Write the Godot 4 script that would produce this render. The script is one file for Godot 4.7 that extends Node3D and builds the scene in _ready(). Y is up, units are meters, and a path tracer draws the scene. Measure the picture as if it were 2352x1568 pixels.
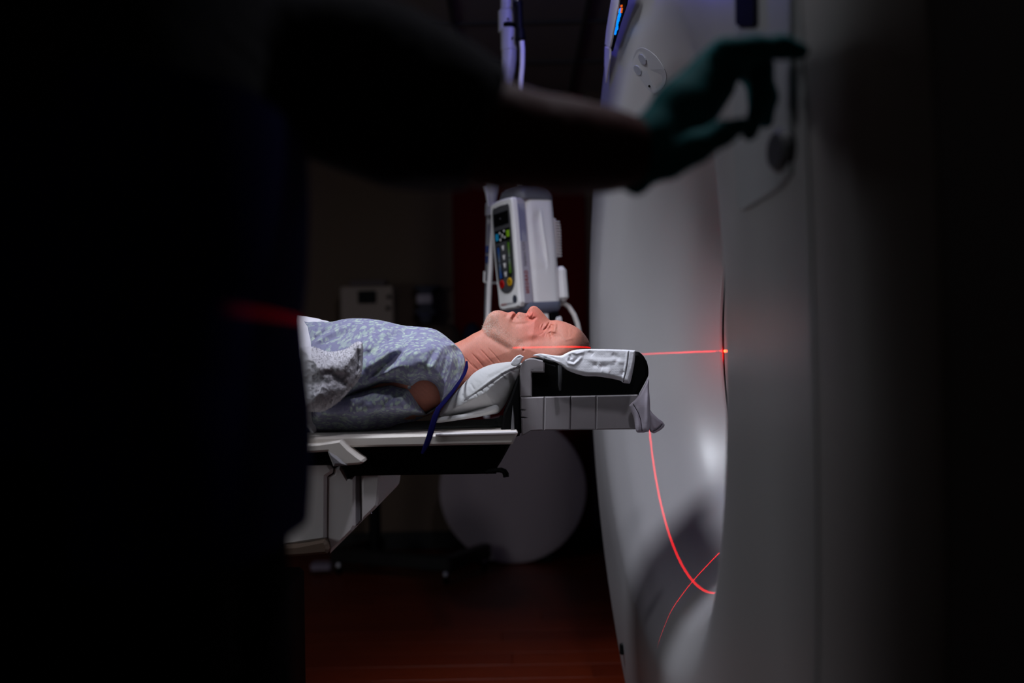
extends Node3D
# A CT scanner room: a patient lies on the couch with the head towards the gantry, a technologist in the
# foreground reaches to the gantry's controls, laser lines cross the cover. Metres, y up, couch along x.

const F := 2288.0
const H := 1.02
const ISO := 1.062
const D0 := 2.14
var cb: Basis
var co := Vector3(0, H, 0)
var M := {}
var rng := RandomNumberGenerator.new()


func _ready() -> void:
	rng.seed = 7
	# camera
	var cam := Camera3D.new()
	cam.name = "camera"
	cam.position = co
	cam.rotation_degrees = Vector3(1.5, 0, -1.1)
	cam.fov = 37.84
	cam.near = 0.05
	cam.far = 60.0
	var lens := CameraAttributesPhysical.new()
	lens.frustum_focal_length = 35.0
	lens.frustum_focus_distance = 2.14
	lens.exposure_aperture = 1.6
	lens.frustum_near = 0.05
	lens.frustum_far = 60.0
	cam.attributes = lens
	cam.fov = 37.84
	add_child(cam)
	cb = cam.transform.basis
	# environment: a closed dark room
	var env := Environment.new()
	env.background_mode = Environment.BG_COLOR
	env.background_color = Color.BLACK
	env.tonemap_mode = Environment.TONE_MAPPER_LINEAR
	env.tonemap_exposure = 1.0
	env.sdfgi_enabled = true
	env.ssao_enabled = true
	env.ssil_enabled = true
	var we := WorldEnvironment.new()
	we.name = "environment"
	we.environment = env
	add_child(we)
	# unseen ceiling spot, placed to light patient and gantry from above
	var key := SpotLight3D.new()
	key.name = "unseen_ceiling_spot_light"
	key.light_energy = 3.2
	key.light_color = Color(0.93, 0.95, 1.0)
	key.light_size = 0.2
	key.spot_range = 8.0
	key.spot_attenuation = 2.0
	key.spot_angle = 30.0
	key.spot_angle_attenuation = 1.0
	key.shadow_enabled = true
	add_child(key)
	key.look_at_from_position(Vector3(-0.45, 2.5, -1.9), Vector3(0.26, 0.62, -2.48), Vector3(0, 0, 1))
	# second unseen spot, weaker, placed to light camera-facing sides and sleeve tops
	var low := SpotLight3D.new()
	low.name = "unseen_dim_spot_light"
	low.light_energy = 0.62
	low.light_color = Color(0.95, 0.95, 1.0)
	low.light_size = 0.06
	low.spot_range = 8.0
	low.spot_attenuation = 2.0
	low.spot_angle = 62.0
	low.spot_angle_attenuation = 0.6
	low.shadow_enabled = true
	add_child(low)
	low.look_at_from_position(Vector3(0.28, 2.5, -1.36), Vector3(-0.05, 0.7, -2.4), Vector3.UP)
	# large soft light out of view at left, placed to light camera-facing sides
	var win := AreaLight3D.new()
	win.name = "unseen_left_light"
	win.light_energy = 1.4
	win.light_color = Color(0.94, 0.97, 1.0)
	win.area_size = Vector2(1.3, 1.0)
	win.area_normalize_energy = true
	win.shadow_enabled = true
	add_child(win)
	win.look_at_from_position(Vector3(-3.15, 1.55, -0.8), Vector3(3, 1.3, -0.8), Vector3.UP)
	# blue light out of view above the display, lights its bezel and the cable
	var blue := OmniLight3D.new()
	blue.name = "unseen_blue_light"
	blue.light_energy = 0.05
	blue.light_color = Color(0.22, 0.2, 1.0)
	blue.light_size = 0.02
	blue.omni_range = 5.0
	blue.omni_attenuation = 2.0
	blue.shadow_enabled = true
	blue.position = Vector3(0.12, 2.13, -2.70)
	add_child(blue)

	make_materials()
	room()
	gantry()
	lasers()
	couch()
	head_support()
	patient()
	bedding()
	injector()
	background_things()
	technologist()


# ---------------------------------------------------------------- pixels to places
func at(px: float, py: float, d: float) -> Vector3:
	var r := cb * Vector3((px - 1176.0) / F, -(py - 784.0) / F, -1.0)
	return co + r * (d / -r.z)


func gx(y: float, z: float) -> float:  # the front of the gantry: x over height y and depth z from the isocentre
	return 0.2743 + 0.0546 * y * y + 0.0478 * z + flare(sqrt(y * y + z * z))


var kr := [0.36, 0.38, 0.40, 0.42, 0.45, 0.50, 0.55, 0.60, 0.70, 0.80, 9.0]
var kg := [0.80, 0.543, 0.364, 0.2825, 0.2055, 0.1368, 0.083, 0.043, 0.004, 0.0, 0.0]


func flare(r: float) -> float:
	var i := 0
	while i < 9 and r > kr[i + 1]:
		i += 1
	var h: float = kr[i + 1] - kr[i]
	var t := clampf((r - kr[i]) / h, 0.0, 1.0)
	var s0 := slope(i)
	var s1 := slope(i + 1)
	var t2 := t * t
	var t3 := t2 * t
	return (2 * t3 - 3 * t2 + 1) * kg[i] + (t3 - 2 * t2 + t) * h * s0 + (-2 * t3 + 3 * t2) * kg[i + 1] + (t3 - t2) * h * s1


func slope(i: int) -> float:
	if i == 0:
		return (kg[1] - kg[0]) / (kr[1] - kr[0])
	if i >= 9:
		return 0.0
	var a: float = (kg[i] - kg[i - 1]) / (kr[i] - kr[i - 1])
	var b: float = (kg[i + 1] - kg[i]) / (kr[i + 1] - kr[i])
	return 0.0 if a * b <= 0.0 else 2.0 * a * b / (a + b)


func gantry_hit(px: float, py: float) -> Vector3:  # where the line of sight meets the cover
	var last := -1.0
	var n := 900
	for k in n + 1:
		var d := lerpf(0.95, 3.2, float(k) / n)
		var p := at(px, py, d)
		var s := p.x - gx(p.y - ISO, p.z + D0)
		if s > 0.0 and last <= 0.0 and Vector2(p.y - ISO, p.z + D0).length() > 0.37:
			var p0 := at(px, py, lerpf(0.95, 3.2, float(k - 1) / n))
			return p0.lerp(p, -last / (s - last)) if k > 0 else p
		last = s
	return at(px, py, 2.5)


func gantry_normal(p: Vector3) -> Vector3:
	var y := p.y - ISO
	var z := p.z + D0
	return Vector3(-1, (gx(y + 0.003, z) - gx(y - 0.003, z)) / 0.006, (gx(y, z + 0.003) - gx(y, z - 0.003)) / 0.006).normalized()


# ---------------------------------------------------------------- nodes
func thing(called: String, label: String, category: String, where := Vector3.ZERO, group := "") -> Node3D:
	var o := Node3D.new()
	o.name = called
	o.position = where
	o.set_meta("label", label)
	o.set_meta("category", category)
	if group:
		o.set_meta("group", group)
	add_child(o, true)
	return o


func put(sh: Sh, called: String, m: Material, parent: Node3D = null, smooth_at := Vector3.INF) -> MeshInstance3D:
	var o := MeshInstance3D.new()
	o.name = called
	var par: Node3D = parent if parent else self
	var off := Vector3.ZERO
	if smooth_at == Vector3.INF:
		var q := par
		while q and q != self:
			off += q.position
			q = q.get_parent() as Node3D
		sh.shift(-off)
	o.mesh = sh.mesh()
	o.material_override = m
	par.add_child(o, true)
	return o


func local(sh: Sh, called: String, m: Material, parent: Node3D) -> MeshInstance3D:
	return put(sh, called, m, parent, Vector3.ZERO)


func tag(o: Node3D, label: String, category: String, group := "") -> Node3D:
	o.set_meta("label", label)
	o.set_meta("category", category)
	if group:
		o.set_meta("group", group)
	return o


func struct(o: Node3D) -> Node3D:
	o.set_meta("kind", "structure")
	return o


func stuff(o: Node3D) -> Node3D:
	o.set_meta("kind", "stuff")
	return o


# ---------------------------------------------------------------- shapes
class Sh:
	var v := PackedVector3Array()
	var n := PackedVector3Array()
	var uv := PackedVector2Array()
	var c := PackedColorArray()
	var i := PackedInt32Array()

	func shift(d: Vector3) -> void:
		for k in v.size():
			v[k] += d

	func mesh() -> ArrayMesh:
		var a := []
		a.resize(Mesh.ARRAY_MAX)
		a[Mesh.ARRAY_VERTEX] = v
		a[Mesh.ARRAY_NORMAL] = n
		if uv.size() == v.size():
			a[Mesh.ARRAY_TEX_UV] = uv
		if c.size() == v.size():
			a[Mesh.ARRAY_COLOR] = c
		a[Mesh.ARRAY_INDEX] = i
		var m := ArrayMesh.new()
		m.add_surface_from_arrays(Mesh.PRIMITIVE_TRIANGLES, a)
		return m

	func face(p: Array, out: Vector3) -> void:  # one flat convex face, turned to look along out
		var nn: Vector3 = (p[1] - p[0]).cross(p[2] - p[0])
		if p.size() > 3 and nn.length() < 1e-12:
			nn = (p[2] - p[0]).cross(p[3] - p[0])
		if nn.length() < 1e-14:
			return
		nn = nn.normalized()
		var q := p.duplicate()
		if nn.dot(out) < 0:
			q.reverse()
			nn = -nn
		var b := v.size()
		for k in q:
			v.append(k)
			n.append(nn)
			uv.append(Vector2.ZERO)
		for k in range(1, q.size() - 1):
			i.append_array(PackedInt32Array([b, b + k + 1, b + k]))

	func box(cen: Vector3, size: Vector3, bev := 0.004, bs := Basis()) -> void:  # a box with chamfered edges
		var h := size / 2
		var b := minf(bev, minf(h.x, minf(h.y, h.z)) * 0.8)
		var g := h - Vector3(b, b, b)
		for ax in 3:
			for s in [-1.0, 1.0]:
				var u := (ax + 1) % 3
				var w := (ax + 2) % 3
				var q := []
				for e in [[-1, -1], [1, -1], [1, 1], [-1, 1]]:
					var p := Vector3()
					p[ax] = s * h[ax]
					p[u] = e[0] * g[u]
					p[w] = e[1] * g[w]
					q.append(cen + bs * p)
				var o := Vector3()
				o[ax] = s
				face(q, bs * o)
		if b <= 0.0:
			return
		for ax in 3:
			var u := (ax + 1) % 3
			var w := (ax + 2) % 3
			for su in [-1.0, 1.0]:
				for sw in [-1.0, 1.0]:
					var q := []
					for e in [[-1, 0], [1, 0], [1, 1], [-1, 1]]:
						var p := Vector3()
						p[ax] = e[0] * g[ax]
						p[u] = su * (h[u] if e[1] == 0 else g[u])
						p[w] = sw * (g[w] if e[1] == 0 else h[w])
						q.append(cen + bs * p)
					var o := Vector3()
					o[u] = su
					o[w] = sw
					face(q, bs * o)
		for sx in [-1.0, 1.0]:
			for sy in [-1.0, 1.0]:
				for sz in [-1.0, 1.0]:
					face([cen + bs * Vector3(sx * h.x, sy * g.y, sz * g.z), cen + bs * Vector3(sx * g.x, sy * h.y, sz * g.z), cen + bs * Vector3(sx * g.x, sy * g.y, sz * h.z)], bs * Vector3(sx, sy, sz))

	# rows x columns of points as one smooth sheet; toward: a direction its outside looks (zero: a closed shape, found by its volume)
	func grid(p: PackedVector3Array, nu: int, nv: int, cu := false, cv := false, toward := Vector3.ZERO, uvs := Vector2(1, 1)) -> void:
		var b := v.size()
		var t := PackedInt32Array()
		for a in (nu if cu else nu - 1):
			for e in (nv if cv else nv - 1):
				var a1 := (a + 1) % nu
				var e1 := (e + 1) % nv
				t.append_array(PackedInt32Array([a * nv + e, a1 * nv + e, a1 * nv + e1, a * nv + e, a1 * nv + e1, a * nv + e1]))
		var nn := PackedVector3Array()
		nn.resize(p.size())
		var mid := Vector3.ZERO
		for k in p:
			mid += k
		mid /= p.size()
		var vol := 0.0
		for k in range(0, t.size(), 3):
			var x := p[t[k]]
			var y := p[t[k + 1]]
			var z := p[t[k + 2]]
			var f := (z - x).cross(y - x)
			nn[t[k]] += f
			nn[t[k + 1]] += f
			nn[t[k + 2]] += f
			vol += f.dot(toward) if toward != Vector3.ZERO else f.dot((x + y + z) / 3.0 - mid)
		var sg := 1.0 if vol > 0 else -1.0
		v.append_array(p)
		for k in p.size():
			n.append((nn[k] * sg).normalized() if nn[k].length() > 1e-20 else Vector3.UP)
			uv.append(Vector2(float(k / nv) / maxi(nu - 1, 1) * uvs.x, float(k % nv) / maxi(nv - 1, 1) * uvs.y))
		for k in range(0, t.size(), 3):
			if sg > 0:
				i.append_array(PackedInt32Array([b + t[k], b + t[k + 1], b + t[k + 2]]))
			else:
				i.append_array(PackedInt32Array([b + t[k], b + t[k + 2], b + t[k + 1]]))

	func tube(path: Array, radii: Array, sides := 16, flat := 1.0, flat_axis := Vector3.UP) -> void:  # round bar along a path, closed at its ends
		var rows := PackedVector3Array()
		var cnt := path.size()
		var up := Vector3.UP if absf((path[1] - path[0]).normalized().y) < 0.9 else Vector3.RIGHT
		for k in cnt:
			var d: Vector3 = (path[mini(k + 1, cnt - 1)] - path[maxi(k - 1, 0)]).normalized()
			var x := (up - d * up.dot(d)).normalized()
			var y := d.cross(x)
			up = x
			var r: float = radii[k] if radii.size() == cnt else radii[0]
			var extra := [[0.0, 0.0]] if k == 0 else []
			var rings := [[r, 0.0]]
			if k == 0:
				rings = [[1e-5, 0.0], [r * 0.86, 0.0], [r, minf(r * 0.14, 0.004)]]
			elif k == cnt - 1:
				rings = [[r, -minf(r * 0.14, 0.004)], [r * 0.86, 0.0], [1e-5, 0.0]]
			for g in rings:
				for s in sides:
					var an := TAU * s / sides
					var o: Vector3 = (x * cos(an) + y * sin(an)) * g[0]
					if flat != 1.0:
						o -= flat_axis * o.dot(flat_axis) * (1.0 - flat)
					rows.append(path[k] + d * g[1] + o)
		grid(rows, rows.size() / sides, sides, false, true)

	func prism(front: Array, back: Vector3, bev := 0.003) -> void:  # a flat outline given depth, its edges chamfered
		var cnt := front.size()
		var x: Vector3 = (front[1] - front[0]).normalized()
		var nz := -back.normalized()
		x = (x - nz * x.dot(nz)).normalized()
		var y := nz.cross(x)
		var o: Vector3 = front[0]
		var p2 := PackedVector2Array()
		for k in front:
			p2.append(Vector2((k - o).dot(x), (k - o).dot(y)))
		var area := 0.0
		for k in cnt:
			area += p2[k].cross(p2[(k + 1) % cnt])
		var sgn := 1.0 if area > 0 else -1.0
		var ins := []
		for k in cnt:
			var d0 := (p2[k] - p2[(k + cnt - 1) % cnt]).normalized()
			var d1 := (p2[(k + 1) % cnt] - p2[k]).normalized()
			var n0 := Vector2(-d0.y, d0.x) * sgn
			var n1 := Vector2(-d1.y, d1.x) * sgn
			var m := n0 + n1
			m = m / maxf(m.length_squared() / 2.0, 0.4)
			ins.append(m.x * x + m.y * y)
		var L := back.length()
		var bb := minf(bev, L * 0.45)
		var r := [[], [], [], []]
		for k in cnt:
			r[0].append(front[k] + ins[k] * bb)
			r[1].append(front[k] - nz * bb)
			r[2].append(front[k] - nz * (L - bb))
			r[3].append(front[k] + ins[k] * bb - nz * L)
		for s in 3:
			for k in cnt:
				var k1 := (k + 1) % cnt
				var out: Vector3 = -(ins[k] + ins[k1]) + (nz if s == 0 else (-nz if s == 2 else Vector3.ZERO)) * 1.4
				face([r[s][k], r[s][k1], r[s + 1][k1], r[s + 1][k]], out)
		var tr := Geometry2D.triangulate_polygon(p2)
		for k in range(0, tr.size(), 3):
			face([r[0][tr[k]], r[0][tr[k + 1]], r[0][tr[k + 2]]], nz)
			face([r[3][tr[k]], r[3][tr[k + 1]], r[3][tr[k + 2]]], -nz)


func pxp(pts: Array, d: float) -> Array:
	var o := []
	for p in pts:
		o.append(at(p[0], p[1], d))
	return o


func smooth(pts: Array, closed := true, cuts := 4) -> Array:  # a rounder outline through the same points; numbers past the first two go along
	var o := []
	var n := pts.size()
	for k in (n if closed else n - 1):
		var a: Array = pts[(k + n - 1) % n] if closed else pts[maxi(k - 1, 0)]
		var b: Array = pts[k]
		var c: Array = pts[(k + 1) % n]
		var d: Array = pts[(k + 2) % n] if closed else pts[mini(k + 2, n - 1)]
		for s in cuts:
			var t := float(s) / cuts
			var q := []
			for m in b.size():
				if m < 2:
					q.append(0.5 * (2.0 * b[m] + (c[m] - a[m]) * t + (2.0 * a[m] - 5.0 * b[m] + 4.0 * c[m] - d[m]) * t * t + (3.0 * b[m] - a[m] - 3.0 * c[m] + d[m]) * t * t * t))
				else:
					q.append(lerpf(b[m], c[m], t))
			o.append(q)
	if not closed:
		o.append(pts[n - 1])
	return o


# A rounded body from its side view: the outline [px, py, edge radius mm] at depth d0, its half thickness (mm) through the
# points w [px, py, mm], folds and creases [amp mm, width px, [px, py], ...]. Both sides are built, with real depth.
class Relief:
	var d0 := 2.2
	var poly := PackedVector2Array()
	var rad := PackedFloat32Array()
	var cp := PackedVector2Array()
	var cw := PackedFloat64Array()
	var strokes := []
	var mm := 0.96
	var ripple := 0.0
	var noise: FastNoiseLite
	var soft := 15.0

	func setup(outline: Array, w: Array, folds: Array, depth: float) -> void:
		d0 = depth
		mm = d0 / 2288.0 * 1000.0
		for q in outline:
			poly.append(Vector2(q[0], q[1]))
			rad.append(q[2] if q.size() > 2 else 40.0)
		var n := w.size()
		for q in w:
			cp.append(Vector2(q[0], q[1]))
		var a := []
		for r in n + 1:
			var row := PackedFloat64Array()
			row.resize(n + 2)
			for s in n:
				row[s] = 1.0 if r == n else phi(cp[r].distance_to(cp[s]))
			row[n] = 0.0 if r == n else 1.0
			row[n + 1] = 0.0 if r == n else float(w[r][2])
			a.append(row)
		for k in n + 1:
			var best := k
			for r in range(k, n + 1):
				if absf(a[r][k]) > absf(a[best][k]):
					best = r
			var t = a[k]
			a[k] = a[best]
			a[best] = t
			for r in range(k + 1, n + 1):
				var f: float = a[r][k] / a[k][k]
				if f != 0.0:
					for s in range(k, n + 2):
						a[r][s] -= f * a[k][s]
		cw.resize(n + 1)
		for k in range(n, -1, -1):
			var s: float = a[k][n + 1]
			for r in range(k + 1, n + 1):
				s -= a[k][r] * cw[r]
			cw[k] = s / a[k][k]
		for f in folds:
			var pts := PackedVector2Array()
			for k in range(2, f.size()):
				pts.append(Vector2(f[k][0], f[k][1]))
			var bb := Rect2(pts[0], Vector2.ZERO)
			for p in pts:
				bb = bb.expand(p)
			strokes.append([float(f[0]), float(f[1]), pts, bb.grow(f[1] * 2.6)])

	func phi(r: float) -> float:
		return sqrt(r * r + soft * soft)

	func edge(p: Vector2) -> Vector2:  # signed distance to the outline in mm (inside positive), edge radius there
		var best := 1e12
		var sw := 0.0
		var sr := 0.0
		var inside := false
		var n := poly.size()
		var b := poly[n - 1]
		var rb := rad[n - 1]
		for k in n:
			var a := poly[k]
			if (a.y > p.y) != (b.y > p.y) and p.x < (b.x - a.x) * (p.y - a.y) / (b.y - a.y) + a.x:
				inside = not inside
			var e := b - a
			var t := clampf((p - a).dot(e) / maxf(e.length_squared(), 1e-9), 0.0, 1.0)
			var d := p.distance_squared_to(a + e * t)
			if d < best:
				best = d
			var wt := 1.0 / ((d + 6.0) * (d + 6.0))
			sw += wt
			sr += wt * lerpf(rad[k], rb, t)
			b = a
			rb = rad[k]
		return Vector2(sqrt(best) * mm * (1.0 if inside else -1.0), sr / sw)

	func body(p: Vector2) -> float:
		var n := cp.size()
		var s := cw[n]
		for k in n:
			s += cw[k] * phi(p.distance_to(cp[k]))
		return s

	func folds(p: Vector2) -> float:
		var s := 0.0
		for f in strokes:
			var bb: Rect2 = f[3]
			if not bb.has_point(p):
				continue
			var pts: PackedVector2Array = f[2]
			var best := 1e12
			var where := 0.0
			for k in maxi(pts.size() - 1, 1):
				var a := pts[k]
				var e := pts[mini(k + 1, pts.size() - 1)] - a
				var t := clampf((p - a).dot(e) / maxf(e.length_squared(), 1e-9), 0.0, 1.0)
				var d := p.distance_squared_to(a + e * t)
				if d < best:
					best = d
					where = (k + t) / maxi(pts.size() - 1, 1)
			var taper := 1.0 if pts.size() < 2 else smoothstep(0.0, 0.25, where + 0.08) * smoothstep(0.0, 0.25, 1.08 - where)
			s += f[0] * taper * exp(-best / (f[1] * f[1]))
		if ripple > 0.0:
			s += ripple * noise.get_noise_2d(p.x, p.y)
		return s

	func u(p: Vector2) -> float:  # half thickness squared; negative outside
		var e := edge(p)
		if e.x <= 0.0:
			return maxf(2.0 * e.y * e.x, -4000.0)
		var wf := maxf(body(p), 3.0)
		var we := sqrt(2.0 * e.y * e.x)
		var q := 1.0 - minf(we / (wf * 1.5), 1.0)
		var w := wf * (1.0 - q * q)
		w = maxf(w + folds(p) * minf(1.0, e.x / 4.0), minf(w, 0.5))
		return w * w


func axis(stops: Array) -> PackedFloat32Array:  # [from, step, to, step, to ...]
	var o := PackedFloat32Array([stops[0]])
	for k in range(1, stops.size(), 2):
		var n := maxi(1, roundi((stops[k + 1] - o[-1]) / stops[k]))
		var s := o[-1]
		for q in n:
			o.append(lerpf(s, stops[k + 1], float(q + 1) / n))
	return o


func relief(r: Relief, xs: PackedFloat32Array, ys: PackedFloat32Array, far_share := -1.0, tint = null) -> Sh:
	var sh := Sh.new()
	var nx := xs.size()
	var ny := ys.size()
	var uu := PackedFloat32Array()
	uu.resize(nx * ny)
	for a in ny:
		for b in nx:
			uu[a * nx + b] = r.u(Vector2(xs[b], ys[a]))
	var ids := {}
	var far := {}
	var put_vertex := func(key: int, p: Vector2, U: float, gr: Vector2) -> int:
		if ids.has(key):
			return ids[key]
		var w := sqrt(maxf(U, 0.0))
		var q := at(p.x, p.y, r.d0 - w / 1000.0)
		var nn := Vector3(-gr.x, gr.y, 2.0 * w).normalized()
		ids[key] = sh.v.size()
		sh.v.append(q)
		sh.n.append(nn)
		sh.uv.append(p / 200.0)
		var col := Color.WHITE
		if tint != null:
			col = tint.call(p)
			sh.c.append(col)
		if w > 1e-4:
			far[ids[key]] = sh.v.size()
			var share := 1.0 if far_share < 0 else far_share
			sh.v.append(Vector3(q.x, q.y, -r.d0 - w * share / 1000.0))
			sh.n.append(Vector3(-gr.x, gr.y, -2.0 * w / maxf(share, 0.2)).normalized())
			sh.uv.append(p / 200.0)
			if tint != null:
				sh.c.append(col)
		else:
			far[ids[key]] = ids[key]
		return ids[key]
	var grad := func(a: int, b: int) -> Vector2:
		var b0 := maxi(b - 1, 0)
		var b1 := mini(b + 1, nx - 1)
		var a0 := maxi(a - 1, 0)
		var a1 := mini(a + 1, ny - 1)
		return Vector2((uu[a * nx + b1] - uu[a * nx + b0]) / ((xs[b1] - xs[b0]) * r.mm), (uu[a1 * nx + b] - uu[a0 * nx + b]) / ((ys[a1] - ys[a0]) * r.mm))
	for a in ny - 1:
		for b in nx - 1:
			var cs := [[a, b], [a, b + 1], [a + 1, b + 1], [a + 1, b]]
			var any := false
			for q in cs:
				if uu[q[0] * nx + q[1]] > 0.0:
					any = true
			if not any:
				continue
			var ring := []
			for k in 4:
				var c0: Array = cs[k]
				var c1: Array = cs[(k + 1) % 4]
				var u0 := uu[c0[0] * nx + c0[1]]
				var u1 := uu[c1[0] * nx + c1[1]]
				var p0 := Vector2(xs[c0[1]], ys[c0[0]])
				if u0 > 0.0:
					ring.append(put_vertex.call((c0[0] * nx + c0[1]) * 3, p0, u0, grad.call(c0[0], c0[1])))
				if (u0 > 0.0) != (u1 > 0.0):
					var p1 := Vector2(xs[c1[1]], ys[c1[0]])
					var t := clampf(u0 / (u0 - u1), 0.0, 1.0)
					var lo: Array = c0 if c0[0] * nx + c0[1] < c1[0] * nx + c1[1] else c1
					var key: int = (lo[0] * nx + lo[1]) * 3 + (1 if c0[0] == c1[0] else 2)
					ring.append(put_vertex.call(key, p0.lerp(p1, t), 0.0, (grad.call(c0[0], c0[1]) as Vector2).lerp(grad.call(c1[0], c1[1]), t)))
			for k in range(1, ring.size() - 1):
				sh.i.append_array(PackedInt32Array([ring[0], ring[k], ring[k + 1]]))
				sh.i.append_array(PackedInt32Array([far[ring[0]], far[ring[k + 1]], far[ring[k]]]))
	return sh


func ribbon(path: Array, half: Array, thick: float, cuts := 5) -> Sh:  # a band of cloth along [px, py, depth]; half widths in px across it
	var p3 := []
	for q in path:
		p3.append(at(q[0], q[1], q[2]))
	var rows := PackedVector3Array()
	var n := p3.size()
	for k in n:
		var d: Vector3 = (p3[mini(k + 1, n - 1)] - p3[maxi(k - 1, 0)]).normalized()
		var side := d.cross(Vector3(0, 0, 1)).normalized()
		var h: float = half[k] * path[k][2] / F
		var out := Vector3(0, 0, 1)
		for s in [[-1, -1], [-1, 1], [-0.4, 1.3], [0.4, 0.9], [1, 1], [1, -1], [0.0, -1.0]]:
			rows.append(p3[k] + side * h * s[0] + out * thick * 0.5 * s[1])
	var sh := Sh.new()
	sh.grid(rows, n, 7, false, true)
	sh.face([rows[0], rows[1], rows[4], rows[5]], p3[0] - p3[1])
	sh.face([rows[-7], rows[-6], rows[-3], rows[-2]], p3[n - 1] - p3[n - 2])
	return sh


# rounded bodies from bones: [a, b, ra, rb], joined smoothly, cut by planes, meshed as surface nets
func nets(bones: Array, cell: float, k: float, cuts := []) -> Sh:
	var lo := Vector3.INF
	var hi := -Vector3.INF
	for b in bones:
		var m: float = maxf(b[2], b[3]) + k + cell * 3
		for q in [b[0], b[1]]:
			lo = lo.min(q - Vector3(m, m, m))
			hi = hi.max(q + Vector3(m, m, m))
	var nx := int((hi.x - lo.x) / cell) + 2
	var ny := int((hi.y - lo.y) / cell) + 2
	var nz := int((hi.z - lo.z) / cell) + 2
	var f := PackedFloat32Array()
	f.resize(nx * ny * nz)
	f.fill(1.0)
	for b in bones:
		var pa: Vector3 = b[0]
		var ba: Vector3 = b[1] - b[0]
		var ra: float = b[2]
		var rb: float = b[3]
		var flat: Vector3 = b[4] if b.size() > 4 else Vector3.ONE
		var l2 := maxf(ba.length_squared(), 1e-9)
		var m := maxf(ra, rb) * maxf(1.0, maxf(flat.x, maxf(flat.y, flat.z))) + k + cell * 2
		var q0 := (pa.min(b[1]) - Vector3(m, m, m) - lo) / cell
		var q1 := (pa.max(b[1]) + Vector3(m, m, m) - lo) / cell
		for x in range(maxi(int(q0.x), 0), mini(int(q1.x) + 1, nx)):
			for y in range(maxi(int(q0.y), 0), mini(int(q1.y) + 1, ny)):
				for z in range(maxi(int(q0.z), 0), mini(int(q1.z) + 1, nz)):
					var p := lo + Vector3(x, y, z) * cell
					var t := clampf((p - pa).dot(ba) / l2, 0.0, 1.0)
					var d := ((p - pa - ba * t) / flat).length() - lerpf(ra, rb, t)
					var at_ := (x * ny + y) * nz + z
					var o := f[at_]
					var h := maxf(k - absf(o - d), 0.0)
					f[at_] = minf(o, d) - h * h / (4.0 * k)
	for c in cuts:  # [point, normal]: what lies past the plane goes
		for x in nx:
			for y in ny:
				for z in nz:
					var at_ := (x * ny + y) * nz + z
					if f[at_] < cell * 2:
						f[at_] = maxf(f[at_], (lo + Vector3(x, y, z) * cell - c[0]).dot(c[1]))
	var ids := {}
	var sh := Sh.new()
	var pts := PackedVector3Array()
	for x in nx - 1:
		for y in ny - 1:
			for z in nz - 1:
				var s := Vector3.ZERO
				var cnt := 0
				var b0 := (x * ny + y) * nz + z
				var f0 := f[b0]
				if f0 > cell * 2 or f0 < -cell * 2:
					continue
				var val := []
				var neg := 0
				for q in 8:
					var vq := f[b0 + (q & 1) * ny * nz + ((q >> 1) & 1) * nz + (q >> 2)]
					val.append(vq)
					if vq < 0.0:
						neg += 1
				if neg == 0 or neg == 8:
					continue
				for q in 8:
					for bit in [1, 2, 4]:
						if q & bit == 0 and (val[q] < 0.0) != (val[q | bit] < 0.0):
							var t: float = val[q] / (val[q] - val[q | bit])
							var pa := Vector3(q & 1, (q >> 1) & 1, q >> 2)
							var pb := Vector3((q | bit) & 1, ((q | bit) >> 1) & 1, (q | bit) >> 2)
							s += pa.lerp(pb, t)
							cnt += 1
				ids[b0] = pts.size()
				pts.append(lo + (Vector3(x, y, z) + s / cnt) * cell)
	var nn := PackedVector3Array()
	nn.resize(pts.size())
	var st := [ny * nz, nz, 1]
	for key in ids:
		var b0: int = key
		for ax in 3:
			var u: int = st[(ax + 1) % 3]
			var w: int = st[(ax + 2) % 3]
			if (f[b0] < 0.0) == (f[b0 + st[ax]] < 0.0):
				continue
			if not (ids.has(b0 - u) and ids.has(b0 - w) and ids.has(b0 - u - w)):
				continue
			var q := [ids[b0], ids[b0 - u], ids[b0 - u - w], ids[b0 - w]]
			if f[b0] < 0.0:
				q.reverse()
			for tr in [[q[0], q[1], q[2]], [q[0], q[2], q[3]]]:
				var fn := (pts[tr[2]] - pts[tr[0]]).cross(pts[tr[1]] - pts[tr[0]])
				for e in tr:
					nn[e] += fn
				sh.i.append_array(PackedInt32Array(tr))
	sh.v = pts
	for e in nn:
		sh.n.append(e.normalized())
	return sh


# ---------------------------------------------------------------- materials
func mat(c: Color, rough := 0.6, spec := 0.5, metal := 0.0) -> StandardMaterial3D:
	var m := StandardMaterial3D.new()
	m.albedo_color = c
	m.roughness = rough
	m.metallic_specular = spec
	m.metallic = metal
	return m


func noise_tex(freq: float, sd: int, oct := 4, ramp: Array = []) -> NoiseTexture2D:
	var n := FastNoiseLite.new()
	n.seed = sd
	n.frequency = freq
	n.fractal_octaves = oct
	var t := NoiseTexture2D.new()
	t.width = 512
	t.height = 512
	t.seamless = true
	t.noise = n
	if ramp.size():
		var g := Gradient.new()
		g.colors = PackedColorArray(ramp)
		var off := PackedFloat32Array()
		for k in ramp.size():
			off.append(float(k) / (ramp.size() - 1))
		g.offsets = off
		t.color_ramp = g
	return t


func bumpy(m: StandardMaterial3D, tex: Texture2D, depth_cm: float, scale: float) -> StandardMaterial3D:
	m.uv1_triplanar = true
	m.uv1_scale = Vector3(scale, scale, scale)
	m.heightmap_enabled = true
	m.heightmap_texture = tex
	m.heightmap_scale = depth_cm
	return m


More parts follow.
